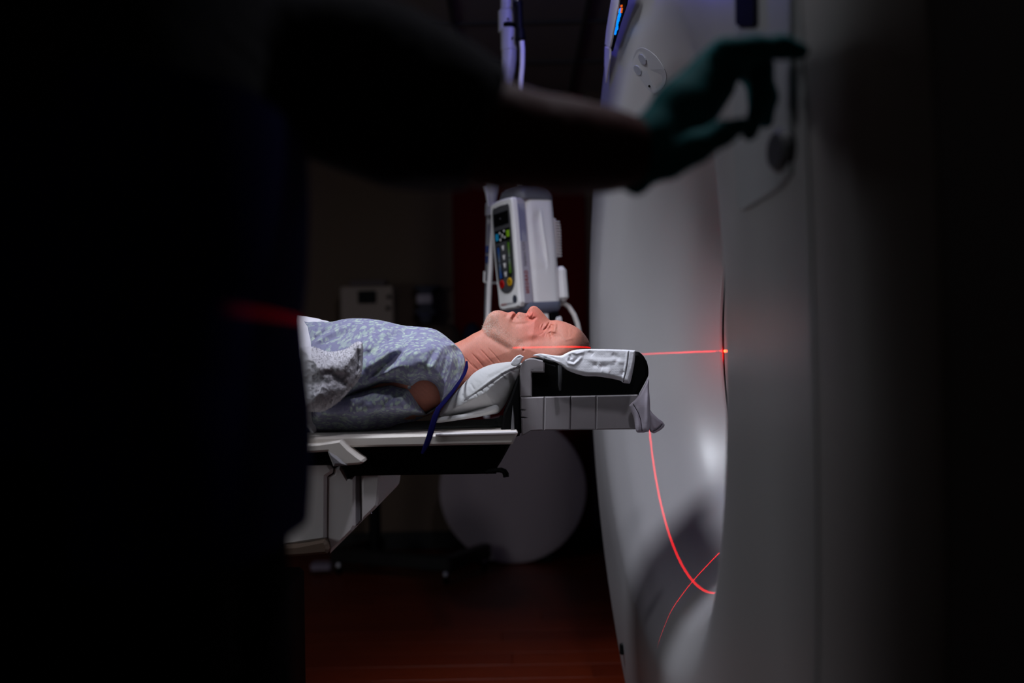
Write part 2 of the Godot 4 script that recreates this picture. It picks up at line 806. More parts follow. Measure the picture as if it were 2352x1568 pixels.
func weave_tex() -> ImageTexture:
	var im := Image.create(128, 128, false, Image.FORMAT_RGB8)
	for y in 128:
		for x in 128:
			var s := 0.5 + 0.25 * sin(TAU * x / 8.0) * (1 if (y / 4) % 2 == 0 else -1) + 0.25 * sin(TAU * y / 8.0)
			im.set_pixel(x, y, Color(s, s, s))
	return ImageTexture.create_from_image(im)


func gown_tex() -> ImageTexture:
	var n := 512
	var im := Image.create(n, n, false, Image.FORMAT_RGB8)
	im.fill(Color(0.53, 0.53, 0.64))
	var r := RandomNumberGenerator.new()
	r.seed = 11
	for pass_ in 2:
		for k in (330 if pass_ == 0 else 430):
			var cx := r.randf() * n
			var cy := r.randf() * n
			var a := r.randf_range(8, 15) if pass_ == 1 else r.randf_range(7, 12)
			var b := a * r.randf_range(0.4, 0.6)
			var an := r.randf_range(0.3, 1.4) + (0.9 if r.randf() < 0.3 else 0.0)
			var col := Color(0.76, 0.82, 0.75).lerp(Color(0.66, 0.75, 0.69), r.randf()) if pass_ == 1 else Color(0.44, 0.43, 0.56).lerp(Color(0.57, 0.57, 0.69), r.randf())
			for y in range(int(-a), int(a) + 1):
				for x in range(int(-a), int(a) + 1):
					var q := Vector2(x, y).rotated(an)
					var e := q.x * q.x / (a * a) + q.y * q.y / (b * b)
					if e < 1.0:
						var X := posmod(int(cx) + x, n)
						var Y := posmod(int(cy) + y, n)
						im.set_pixel(X, Y, im.get_pixel(X, Y).lerp(col, clampf((1.0 - e) * 3.0, 0.0, 0.9)))
	return ImageTexture.create_from_image(im)


func make_materials() -> void:
	var fine := noise_tex(0.09, 3)
	var coarse := noise_tex(0.02, 5)
	var weave := weave_tex()
	M.cover = mat(Color(0.635, 0.625, 0.63), 0.36, 0.5)
	M.cover_band = mat(Color(0.62, 0.60, 0.60), 0.5, 0.4)
	M.cover_side = mat(Color(0.55, 0.55, 0.58), 0.5, 0.4)
	M.bore = mat(Color(0.57, 0.56, 0.56), 0.45, 0.5)
	M.seam = mat(Color(0.05, 0.05, 0.055), 0.6)
	M.window = mat(Color(0.02, 0.01, 0.01), 0.15, 0.6)
	M.white = mat(Color(0.92, 0.90, 0.90), 0.42, 0.5)
	M.shell = mat(Color(0.95, 0.94, 0.93), 0.4, 0.5)
	M.tube = mat(Color(0.66, 0.65, 0.66), 0.45, 0.5)
	M.white_warm = mat(Color(0.88, 0.85, 0.82), 0.5, 0.4)
	M.grey = mat(Color(0.35, 0.35, 0.36), 0.5)
	M.mid = mat(Color(0.55, 0.54, 0.56), 0.5)
	M.dark = mat(Color(0.035, 0.035, 0.038), 0.6, 0.3)
	M.black = mat(Color(0.012, 0.012, 0.013), 0.7, 0.2)
	M.keypad = mat(Color(0.27, 0.27, 0.28), 0.5)
	M.chrome = mat(Color(0.8, 0.8, 0.82), 0.15, 0.5, 1.0)
	M.brown = mat(Color(0.40, 0.33, 0.28), 0.6)
	M.floor = mat(Color(0.42, 0.17, 0.08), 0.42, 0.4)
	M.wall = bumpy(mat(Color(0.42, 0.36, 0.31), 0.9, 0.2), coarse, 0.05, 1.5)
	M.red_wall = mat(Color(0.36, 0.05, 0.07), 0.9, 0.2)
	M.tile = bumpy(mat(Color(0.62, 0.60, 0.58), 0.95, 0.1), fine, 0.1, 3.0)
	M.tbar = mat(Color(0.32, 0.32, 0.32), 0.7)
	M.base = mat(Color(0.03, 0.028, 0.028), 0.6)
	# cloths
	M.gown = bumpy(mat(Color(1, 1, 1), 0.9, 0.15), weave, 0.015, 4.0)
	M.gown.albedo_texture = gown_tex()
	M.gown.rim_enabled = true
	M.gown.rim = 0.3
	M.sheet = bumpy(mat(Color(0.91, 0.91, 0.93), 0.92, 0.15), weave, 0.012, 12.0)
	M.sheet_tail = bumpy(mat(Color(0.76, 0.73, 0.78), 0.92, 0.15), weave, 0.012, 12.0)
	M.pillow = bumpy(mat(Color(0.73, 0.73, 0.73), 0.9, 0.15), weave, 0.008, 14.0)
	M.terry = bumpy(mat(Color(0.93, 0.92, 0.95), 0.97, 0.05), noise_tex(0.16, 9, 3), 0.05, 22.0)
	M.terry.rim_enabled = true
	M.terry.rim = 0.6
	M.wrap = bumpy(mat(Color(0.62, 0.60, 0.61), 0.95, 0.1), noise_tex(0.2, 21, 2), 0.05, 12.0)
	M.stitch = mat(Color(0.10, 0.09, 0.12), 0.8)
	M.pad = bumpy(mat(Color(0.44, 0.46, 0.45), 0.8, 0.2), fine, 0.05, 5.0)
	M.tie = bumpy(mat(Color(0.055, 0.05, 0.24), 0.85, 0.15), weave, 0.01, 14.0)
	# people
	M.skin = mat(Color(1, 1, 1), 0.55, 0.35)
	M.skin.vertex_color_use_as_albedo = true
	M.skin.subsurf_scatter_enabled = true
	M.skin.subsurf_scatter_strength = 0.12
	bumpy(M.skin, noise_tex(0.2, 31, 4), 0.012, 9.0)
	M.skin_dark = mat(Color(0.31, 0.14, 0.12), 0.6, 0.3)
	M.hair_white = mat(Color(0.80, 0.78, 0.74), 0.5, 0.4)
	M.hair_dark = mat(Color(0.16, 0.12, 0.10), 0.6, 0.3)
	M.jacket = bumpy(mat(Color(0.13, 0.13, 0.145), 0.95, 0.1), coarse, 0.2, 3.0)
	M.jacket.rim_enabled = true
	M.jacket.rim = 0.8
	M.navy = bumpy(mat(Color(0.085, 0.08, 0.28), 0.95, 0.1), fine, 0.03, 3.0)
	M.trousers = mat(Color(0.03, 0.03, 0.035), 0.95, 0.1)
	M.glove = mat(Color(0.06, 0.42, 0.43), 0.75, 0.25)


func glow(c: Color, e: float) -> StandardMaterial3D:
	var m := mat(Color(0.02, 0.02, 0.02), 0.4)
	m.emission_enabled = true
	m.emission = c
	m.emission_energy_multiplier = e
	return m


# ---------------------------------------------------------------- the room
func room() -> void:
	var x0 := -3.2
	var x1 := 3.4
	var zb := -5.7
	var zf := 1.2
	var top := 2.6
	var w := (x1 - x0) + 0.4
	var sh := Sh.new()
	sh.box(Vector3((x0 + x1) / 2, -0.08, (zb + zf) / 2), Vector3(w, 0.13, zf - zb + 0.4), 0.0)
	var fl := put(sh, "floor", M.base)
	struct(fl)
	# boards along x, joints left open; past the view the slab goes on under them
	var tones := []
	for k in 5:
		var m: StandardMaterial3D = M.floor.duplicate()
		m.albedo_color = Color(0.42, 0.14, 0.04).lerp(Color(0.38, 0.12, 0.035), k / 4.0)
		m.albedo_texture = noise_tex(0.03, 60 + k, 4, [Color(0.78, 0.74, 0.7), Color(1, 1, 1), Color(0.88, 0.84, 0.8)])
		m.uv1_triplanar = true
		m.uv1_scale = Vector3(0.5, 3.0, 6.0)
		tones.append(m)
	var bw := 0.15
	var lengths := [1.2, 0.9, 1.5]
	var shapes := []
	for L in lengths:
		var s := Sh.new()
		s.box(Vector3.ZERO, Vector3(L - 0.0012, 0.015, bw - 0.0012), 0.0012)
		shapes.append(s.mesh())
	var row := 0
	var z := zb + bw / 2
	while z < -0.9:
		var x := x0 + fposmod(row * 0.47, 1.1) - 0.6
		var k := row
		while x < x1:
			var li := (k * 7 + row * 3) % 3
			var o := MeshInstance3D.new()
			o.name = "plank"
			o.mesh = shapes[li]
			o.material_override = tones[(k * 3 + row * 2) % 5]
			o.position = Vector3(x + lengths[li] / 2, -0.0075 + 0.0006 * ((k * 5 + row) % 3 - 2), z)
			if o.position.x > -2.9 and o.position.x < 1.2:
				fl.add_child(o, true)
			x += lengths[li]
			k += 1
		z += bw
		row += 1
	# walls
	sh = Sh.new()
	sh.box(Vector3((x0 + x1) / 2, top / 2, zb - 0.1), Vector3(w, top + 0.4, 0.2), 0.0)
	var wb := put(sh, "wall_back", M.wall)
	struct(wb)
	sh = Sh.new()
	var ra := at(1041, 600, 5.69)
	var rb := at(1347, 600, 5.69)
	sh.box(Vector3((ra.x + rb.x) / 2, top / 2 + 0.04, zb + 0.008), Vector3(rb.x - ra.x, top - 0.1, 0.016), 0.003)
	put(sh, "accent_panel", M.red_wall, wb)
	sh = Sh.new()
	sh.box(Vector3(x0 - 0.1, top / 2, (zb + zf) / 2), Vector3(0.2, top + 0.4, zf - zb + 0.4), 0.0)
	struct(put(sh, "wall_left", M.wall))
	sh = Sh.new()
	sh.box(Vector3(x0 + 0.012, 1.55, -0.8), Vector3(0.02, 1.0, 1.3), 0.002)
	var wi := put(sh, "window_1", glow(Color(1.0, 0.97, 0.95), 0.25))  # glowing pane out of view, stands where the unseen left light is
	struct(wi)
	sh = Sh.new()
	for q in [[0.53, 0.0, 0.06, 1.42], [-0.53, 0.0, 0.06, 1.42], [0.0, 0.68, 1.12, 0.06], [0.0, -0.68, 1.12, 0.06]]:
		sh.box(Vector3(x0 + 0.015, 1.55 + q[0], -0.8 + q[1]), Vector3(0.03, q[2], q[3]), 0.004)
	put(sh, "unseen_panel_frame", M.grey, wi)  # border of that unseen glowing pane
	sh = Sh.new()
	sh.box(Vector3(x1 + 0.1, top / 2, (zb + zf) / 2), Vector3(0.2, top + 0.4, zf - zb + 0.4), 0.0)
	struct(put(sh, "wall_right", M.wall))
	sh = Sh.new()
	sh.box(Vector3((x0 + x1) / 2, top / 2, zf + 0.1), Vector3(w, top + 0.4, 0.2), 0.0)
	struct(put(sh, "wall_front", M.wall))
	sh = Sh.new()
	sh.box(Vector3((x0 + x1) / 2, 0.05, zb + 0.026), Vector3(x1 - x0, 0.1, 0.02), 0.004)
	struct(put(sh, "baseboard_back", M.base))
	# ceiling of lay-in tiles on bars
	sh = Sh.new()
	sh.box(Vector3((x0 + x1) / 2, top + 0.12, (zb + zf) / 2), Vector3(w, 0.12, zf - zb + 0.4), 0.0)
	var ce := put(sh, "ceiling", M.tbar)
	struct(ce)
	var px0: float = at(1040, 45, 4.5).x
	var st := Sh.new()
	st.box(Vector3.ZERO, Vector3(0.594, 0.018, 0.594), 0.006)
	var tm := st.mesh()
	for a in range(-5, 6):
		for b in range(0, 9):
			var c := Vector3(px0 + 0.6 * (a + 0.5), top + 0.012, -4.52 - 0.6 * 1.5 + 0.6 * b)
			if absf(c.x) > 3.0 or c.z > 0.9 or Vector2(c.x + 0.62, c.z + 2.5).length() < 0.0:
				continue
			var o := MeshInstance3D.new()
			o.name = "ceiling_tile"
			o.mesh = tm
			o.material_override = M.tile
			o.position = c
			ce.add_child(o, true)
	var bars := Sh.new()
	for a in range(-5, 7):
		bars.box(Vector3(px0 + 0.6 * a, top - 0.004, (zb + zf) / 2), Vector3(0.024, 0.014, zf - zb), 0.002)
	for b in range(-1, 11):
		bars.box(Vector3(0, top - 0.004, -4.52 - 1.2 + 0.6 * b), Vector3(x1 - x0, 0.013, 0.024), 0.002)
	put(bars, "ceiling_grid", M.tbar, ce)
	# cans for the two unseen ceiling spots
	spot_can(Vector3(-0.45, 2.5, -1.9), "round white ceiling spotlight out of view above the couch, placed to light the patient")
	spot_can(Vector3(0.28, 2.5, -1.36), "round white ceiling spotlight out of view, placed to light sides towards the camera, above the technologist's outstretched hand")


func spot_can(where: Vector3, label: String) -> void:
	var can := thing("unseen_ceiling_spot", label, "light", where)
	var sh: Sh
	sh = Sh.new()
	var ring := PackedVector3Array()
	for q in [[0.075, 0.095], [0.075, 0.02], [0.10, 0.0], [0.115, 0.0], [0.115, 0.02], [0.085, 0.03], [0.085, 0.1]]:
		for s in 24:
			ring.append(Vector3(cos(TAU * s / 24) * q[0], q[1] + 0.03, sin(TAU * s / 24) * q[0]))
	sh.grid(ring, 7, 24, false, true, Vector3.ZERO)
	local(sh, "rim", M.white, can)
	sh = Sh.new()
	var dome := PackedVector3Array()
	for q in [[0.001, 0.045], [0.035, 0.047], [0.06, 0.055], [0.072, 0.07]]:
		for s in 24:
			dome.append(Vector3(cos(TAU * s / 24) * q[0], q[1], sin(TAU * s / 24) * q[0]))
	sh.grid(dome, 4, 24, false, true, Vector3.DOWN)
	local(sh, "bulb", glow(Color(0.93, 0.95, 1.0), 2.0), can)


# ---------------------------------------------------------------- the gantry
func rim_at(th: float) -> Vector2:  # (z, y) of the front cover's edge
	var zc := -cos(th)
	var ys := sin(th)
	var hz := 0.85 if zc < 0 else 1.06
	var e := pow(pow(absf(zc) / hz, 2.2) + pow(absf(ys) / 1.2, 2.2), -1.0 / 2.2)
	return Vector2(zc * e, ys * e)


func gpt(q: Vector2, lift := 0.0) -> Vector3:
	var y := maxf(q.y, -1.03)
	return Vector3(gx(y, q.x) + lift, ISO + y, -D0 + q.x)


func gantry() -> void:
	var g := thing("scanner_gantry", "huge off-white CT scanner gantry with a flared round bore at right", "scanner", Vector3(0.7, 0, -2.14))
	var nt := 200
	var rr := [0.372, 0.378, 0.385, 0.39, 0.395, 0.40, 0.405, 0.41, 0.414, 0.4175]
	var sh := Sh.new()
	var p := PackedVector3Array()
	for r in rr:
		for t in nt:
			var th := TAU * t / nt
			p.append(gpt(Vector2(-cos(th), sin(th)) * r))
	for k in 6:  # the bore goes on as a tunnel
		pass
	sh.grid(p, rr.size(), nt, false, true, Vector3(-1, 0, 0))
	var tun := PackedVector3Array()
	for q in [[0.372, 0.0], [0.365, 0.08], [0.362, 0.2], [0.362, 0.45], [0.375, 0.6], [0.42, 0.7]]:
		for t in nt:
			var th := TAU * t / nt
			var c := Vector2(-cos(th), sin(th)) * float(q[0])
			var b := gpt(Vector2(-cos(th), sin(th)) * 0.372)
			tun.append(Vector3(b.x + q[1] * 0.55, ISO + c.y, -D0 + c.x))
	var sh2 := Sh.new()
	sh2.grid(tun, 6, nt, false, true, Vector3.ZERO)
	put(sh, "bore_lip", M.bore, g)
	put(sh2, "bore_tunnel", M.bore, g)
	# dark window ring behind the lip, where the lasers come out
	sh = Sh.new()
	p = PackedVector3Array()
	for q in [[0.4173, 0.003], [0.4176, 0.005], [0.4198, 0.005], [0.4202, 0.003]]:
		for t in nt:
			var th := TAU * t / nt
			p.append(gpt(Vector2(-cos(th), sin(th)) * float(q[0]), q[1]))
	sh.grid(p, 4, nt, false, true, Vector3(-1, 0, 0))
	put(sh, "laser_window_ring", M.window, g)
	sh = Sh.new()
	p = PackedVector3Array()
	for q in [[0.4201, 0.004], [0.4201, -0.001], [0.4203, -0.002], [0.4208, -0.002], [0.4212, -0.001], [0.4214, 0.001]]:
		for t in nt:
			var th := TAU * t / nt
			p.append(gpt(Vector2(-cos(th), sin(th)) * float(q[0]), q[1]))
	sh.grid(p, 6, nt, false, true, Vector3(-1, 0, 0))
	put(sh, "bore_ring", M.cover, g)
	# the flared front cover
	sh = Sh.new()
	p = PackedVector3Array()
	var nq := 64
	for k in nq:
		var u := float(k) / (nq - 1)
		for t in nt:
			var th := TAU * t / nt
			var e := rim_at(th)
			var r := lerpf(0.4213, e.length(), pow(u, 1.7))
			p.append(gpt(e.normalized() * r))
	for q in [[1.0012, 0.002], [1.0016, 0.006]]:
		for t in nt:
			p.append(gpt(rim_at(TAU * t / nt) * q[0], q[1]))
	sh.grid(p, nq + 2, nt, false, true, Vector3(-1, 0, 0))
	put(sh, "front_cover", M.cover, g)
	# the frame round it, curving back to the sides
	sh = Sh.new()
	p = PackedVector3Array()
	for q in [[1.0, 0.02], [1.0022, 0.006], [1.004, 0.003], [1.03, 0.006], [1.055, 0.010], [1.085, 0.02], [1.105, 0.045], [1.112, 0.08], [1.112, 0.085]]:
		for t in nt:
			p.append(gpt(rim_at(TAU * t / nt) * q[0], q[1]))
	sh.grid(p, 9, nt, false, true, Vector3(-1, 0, 0))
	put(sh, "frame_cover", M.cover_band, g)
	sh = Sh.new()
	p = PackedVector3Array()
	for q in [[1.105, 0.078, 0], [1.108, 0.09, 0], [1.108, 0.3, 1], [1.10, 0.0, 2], [1.0, 0.0, 3], [0.35, 0.0, 3]]:
		for t in nt:
			var e := gpt(rim_at(TAU * t / nt) * q[0], q[1])
			if q[2] == 1:
				e.x = 0.9
			elif q[2] == 2:
				e.x = 1.16
			elif q[2] == 3:
				e.x = 1.18
			p.append(e)
	sh.grid(p, 6, nt, false, true, Vector3.ZERO)
	put(sh, "side_cover", M.cover_side, g)
	# plinth under it
	sh = Sh.new()
	sh.box(Vector3(0.78, 0.025, -2.14), Vector3(0.7, 0.05, 1.5), 0.01)
	put(sh, "plinth", M.dark, g)
	# latch low on the far edge
	sh = Sh.new()
	var la := gantry_hit(1432, 1490) + Vector3(-0.004, 0, 0)
	sh.box(la, Vector3(0.012, 0.03, 0.012), 0.003)
	put(sh, "latch", M.dark, g)
	# far button pad
	var poly := smooth([[1453, 150], [1459, 122], [1470, 110], [1487, 113], [1510, 132], [1530, 166], [1527, 195], [1508, 213], [1494, 210], [1474, 184]])
	pad_on_gantry(poly, "button_pad", pad_mat(Color(0.60, 0.595, 0.615)), g, 0.0012)
	var dk := pad_mat(Color(0.50, 0.50, 0.54))
	pad_on_gantry(oval(1477, 136, 7, 14, -0.5), "button", dk, g, 0.0024)
	pad_on_gantry(oval(1466, 161, 7, 13, -0.5), "button", dk, g, 0.0024)
	pad_on_gantry(oval(1493, 197, 1.5, 3, -0.5), "indicator", M.black, g, 0.004)
	# near control panel, under the technologist's hand
	poly = [[1694, -60], [1694, 330], [1703, 470], [1710, 484], [1722, 480], [1800, 432], [1822, 400], [1826, 200], [1826, -60]]
	pad_on_gantry(poly, "control_panel", pad_mat(Color(0.60, 0.60, 0.61)), g, 0.006, true)
	pad_on_gantry(oval(1806, 345, 22, 52, 0.1), "panel_knob", mat(Color(0.16, 0.16, 0.17), 0.6), g, 0.014, true)
	pad_on_gantry([[1704, -60], [1704, 58], [1712, 66], [1744, 66], [1752, 58], [1752, -60]], "panel_screen", M.black, g, 0.010, true)
	# status display at the top of the far side
	var d := thing("status_display", "slim status display with blue and orange digits at the top of the gantry", "display", atx(1415, 60, 0.275))
	sh = Sh.new()
	sh.prism(pxx([[1423, -30], [1443, -30], [1437, 12], [1424, 50], [1413, 88], [1405, 118], [1402, 112], [1411, 66], [1419, 20]], 0.270), Vector3(0.004, 0, 0), 0.001)
	put(sh, "screen", M.black, d)
	for q in [[1421.5, 24, 4, 6], [1420, 36, 4, 7], [1418, 46, 3, 6], [1415.5, 53, 3.2, 6], [1415, 64, 2.6, 7], [1412, 74, 2, 6]]:
		sh = Sh.new()
		var x: float = q[0]
		var y: float = q[1]
		sh.prism(pxx([[x - q[2] * 0.5, y - q[3] * 0.2], [x + q[2] * 0.6, y - q[3]], [x + q[2], y - q[3] * 0.6], [x + q[2] * 0.6, y + q[3] * 0.4], [x - q[2] * 0.4, y + q[3]], [x - q[2] * 0.8, y + q[3] * 0.8]], 0.267), Vector3(0.004, 0, 0), 0.0006)
		put(sh, "blue_digit", glow(Color(0.0, 0.5, 1.0), 1.3), d)
	for q in [[1426, 14], [1426.6, 21], [1425.6, 27]]:
		sh = Sh.new()
		sh.prism(pxx([[q[0] - 0.8, q[1] - 3], [q[0] + 1.2, q[1] - 3.4], [q[0] + 0.9, q[1] + 2.2], [q[0] - 1.0, q[1] + 2.6]], 0.267), Vector3(0.004, 0, 0), 0.0005)
		put(sh, "orange_digit", glow(Color(1.0, 0.42, 0.04), 0.7), d)
	sh = Sh.new()
	sh.prism(pxx([[1408, -30], [1424, -30], [1420, 10], [1411, 58], [1402, 104], [1400, 110], [1395, 108], [1389, 102], [1392, 70], [1399, 25]], 0.258), Vector3(0.004, 0, 0), 0.001)
	put(sh, "bezel", M.white, d)
	sh = Sh.new()
	sh.prism(pxx([[1389, 106], [1401, 112], [1400, 135], [1395, 165], [1391, 190], [1388, 150]], 0.266), Vector3(0.004, 0, 0), 0.001)
	put(sh, "bezel_foot", M.white, d)


func atx(px: float, py: float, x: float) -> Vector3:  # where a line of sight meets an upright plane across the room
	var r := cb * Vector3((px - 1176.0) / F, -(py - 784.0) / F, -1.0)
	return co + r * (x / r.x)


func pxx(pts: Array, x: float) -> Array:
	var o := []
	for p in pts:
		o.append(atx(p[0], p[1], x))
	return o


func pad_mat(c: Color) -> StandardMaterial3D:
	return mat(c, 0.5, 0.4)


func oval(x: float, y: float, a: float, b: float, turn: float) -> Array:
	var o := []
	for k in 18:
		var q := Vector2(cos(TAU * k / 18) * a, sin(TAU * k / 18) * b).rotated(turn)
		o.append([x + q.x, y + q.y])
	return o


func pad_on_gantry(poly: Array, called: String, m: Material, parent: Node3D, thick: float, near := false) -> void:
	var pts := []
	var nn := Vector3.ZERO
	for q in poly:
		var p := gantry_hit(q[0], q[1])
		pts.append(p)
		nn += gantry_normal(p)
	nn = nn.normalized()
	var c := Vector3.ZERO
	for p in pts:
		c += p
	c /= pts.size()
	var sh := Sh.new()
	var front := PackedVector3Array()
	var ctr2 := c + gantry_normal(c) * thick
	for k in pts.size():
		var n1 := gantry_normal(pts[k])
		front.append(pts[k] + n1 * thick)
		var k1 := (k + 1) % pts.size()
		var a: Vector3 = pts[k] + n1 * thick
		var b: Vector3 = pts[k1] + gantry_normal(pts[k1]) * thick
		var a2 := a + (ctr2 - a).normalized() * thick * 0.4
		var b2 := b + (ctr2 - b).normalized() * thick * 0.4
		sh.face([a - n1 * thick * 0.4, b - n1 * thick * 0.4, b - n1 * thick * 2.2, a - n1 * thick * 2.2], (a + b) / 2 - ctr2)
		sh.face([a2, b2, b - n1 * thick * 0.4, a - n1 * thick * 0.4], (a + b) / 2 - ctr2 + n1 * 0.02)
		sh.face([ctr2, a2, b2], nn)
	put(sh, called, m, parent)


# ---------------------------------------------------------------- lasers: a point of light behind a slit
func laser(source: Vector3, a: Vector3, b: Vector3, power: float, gap: float, called: String, parent: Node3D) -> void:
	var da := (a - source).normalized()
	var db := (b - source).normalized()
	var nn := da.cross(db).normalized()
	var c := (da + db).normalized()
	var t := c.cross(nn).normalized()
	var half := tan(acos(clampf(da.dot(db), -1, 1)) / 2.0) * 0.05
	var bs := Basis(t, nn, c)
	var sh := Sh.new()
	var ht := half + 0.006
	var hn := 0.009
	# plates with the slit, end plates, walls and back
	sh.box(source + bs * Vector3(0, gap / 2 + hn / 2, 0.05), Vector3(ht * 2, hn, 0.0006), 0.0, bs)
	sh.box(source + bs * Vector3(0, -gap / 2 - hn / 2, 0.05), Vector3(ht * 2, hn, 0.0006), 0.0, bs)
	for s in [-1.0, 1.0]:
		sh.box(source + bs * Vector3(s * (half + 0.003), 0, 0.05), Vector3(0.006, hn * 2, 0.0006), 0.0, bs)
		sh.box(source + bs * Vector3(s * ht, 0, 0.022), Vector3(0.001, hn * 2 + gap, 0.058), 0.0, bs)
		sh.box(source + bs * Vector3(0, s * (hn + gap / 2), 0.022), Vector3(ht * 2, 0.001, 0.058), 0.0, bs)
	sh.box(source + bs * Vector3(0, 0, -0.006), Vector3(ht * 2, hn * 2, 0.001), 0.0, bs)
	put(sh, called, M.cover_side, parent)
	var l := AreaLight3D.new()
	l.name = "laser_diode_light"
	l.light_color = Color(1.0, 0.04, 0.05)
	l.light_energy = power
	l.area_size = Vector2(0.00006, 0.00006)
	l.area_normalize_energy = true
	l.shadow_enabled = true
	add_child(l, true)
	l.look_at_from_position(source, source + c, nn)


func lasers() -> void:
	var g := get_node("scanner_gantry") as Node3D
	# level fan from the near side of the bore: over the temple and the far cover
	var w1 := gantry_hit(1662, 806)
	var w2 := gantry_hit(1466, 814)
	var hd := at(1290, 796, 2.13)
	var nn := (w1 - w2).cross(hd - w2).normalized()
	var s1 := Vector3(0.56, 0, -D0 + 0.372)
	s1.y = w2.y - (nn.x * (s1.x - w2.x) + nn.z * (s1.z - w2.z)) / nn.y
	laser(s1, at(1203, 797, 2.13), at(1372, 799, 2.2), 1.3, 0.0003, "laser_unit", g)
	var s5 := Vector3(0.66, 0, -D0 + 0.372)
	s5.y = w2.y - (nn.x * (s5.x - w2.x) + nn.z * (s5.z - w2.z)) / nn.y
	laser(s5, gantry_hit(1440, 815), w1, 3.2, 0.00022, "laser_unit", g)  # same fan again, unseen, added to brighten its line on the cover
	# level fan from the far side: across the technologist's front
	var s2 := at(1716, 808, 2.50)
	laser(s2 + Vector3(0, 0, 0.0), at(716, 746, 0.98), at(525, 699, 0.66), 5.0, 0.0002, "laser_unit", g)
	# upright fan along the couch, seen on the lower cover
	var b1 := gantry_hit(1653, 1269)
	var b2 := gantry_hit(1530, 1425)
	var zz := (b1.z + b2.z) / 2
	laser(Vector3(0.56, ISO + 0.365, zz + 0.02), b1, Vector3(0.275, 0.28, b2.z + 0.006), 5.0, 0.0002, "laser_unit", g)
	# upright fan across it
	var a1 := gantry_hit(1489, 978)
	var a2 := gantry_hit(1592, 1336)
	var a3 := gantry_hit(1643, 1362)
	var n2 := (a2 - a1).cross(a3 - a2).normalized()
	var s4 := Vector3(0, ISO + 0.482, -D0)
	s4.x = a2.x - (n2.y * (s4.y - a2.y) + n2.z * (s4.z - a2.z)) / n2.x
	laser(s4, gantry_hit(1489, 950), a3, 3.6, 0.0002, "laser_unit", g)
	# the glowing exit window
	var sh := Sh.new()
	sh.box(at(1668, 806, 2.505), Vector3(0.012, 0.006, 0.004), 0.002)
	var o := put(sh, "laser_exit", glow(Color(1.0, 0.30, 0.16), 10.0), g)
	o.set_meta("label", "glowing red laser window")
	var l := OmniLight3D.new()
	l.name = "laser_exit_light"
	l.light_color = Color(1, 0.02, 0.03)
	l.light_energy = 0.003
	l.light_size = 0.01
	l.omni_range = 3.0
	l.omni_attenuation = 2.0
	l.shadow_enabled = true
	l.position = at(1666, 804, 2.47)
	add_child(l)


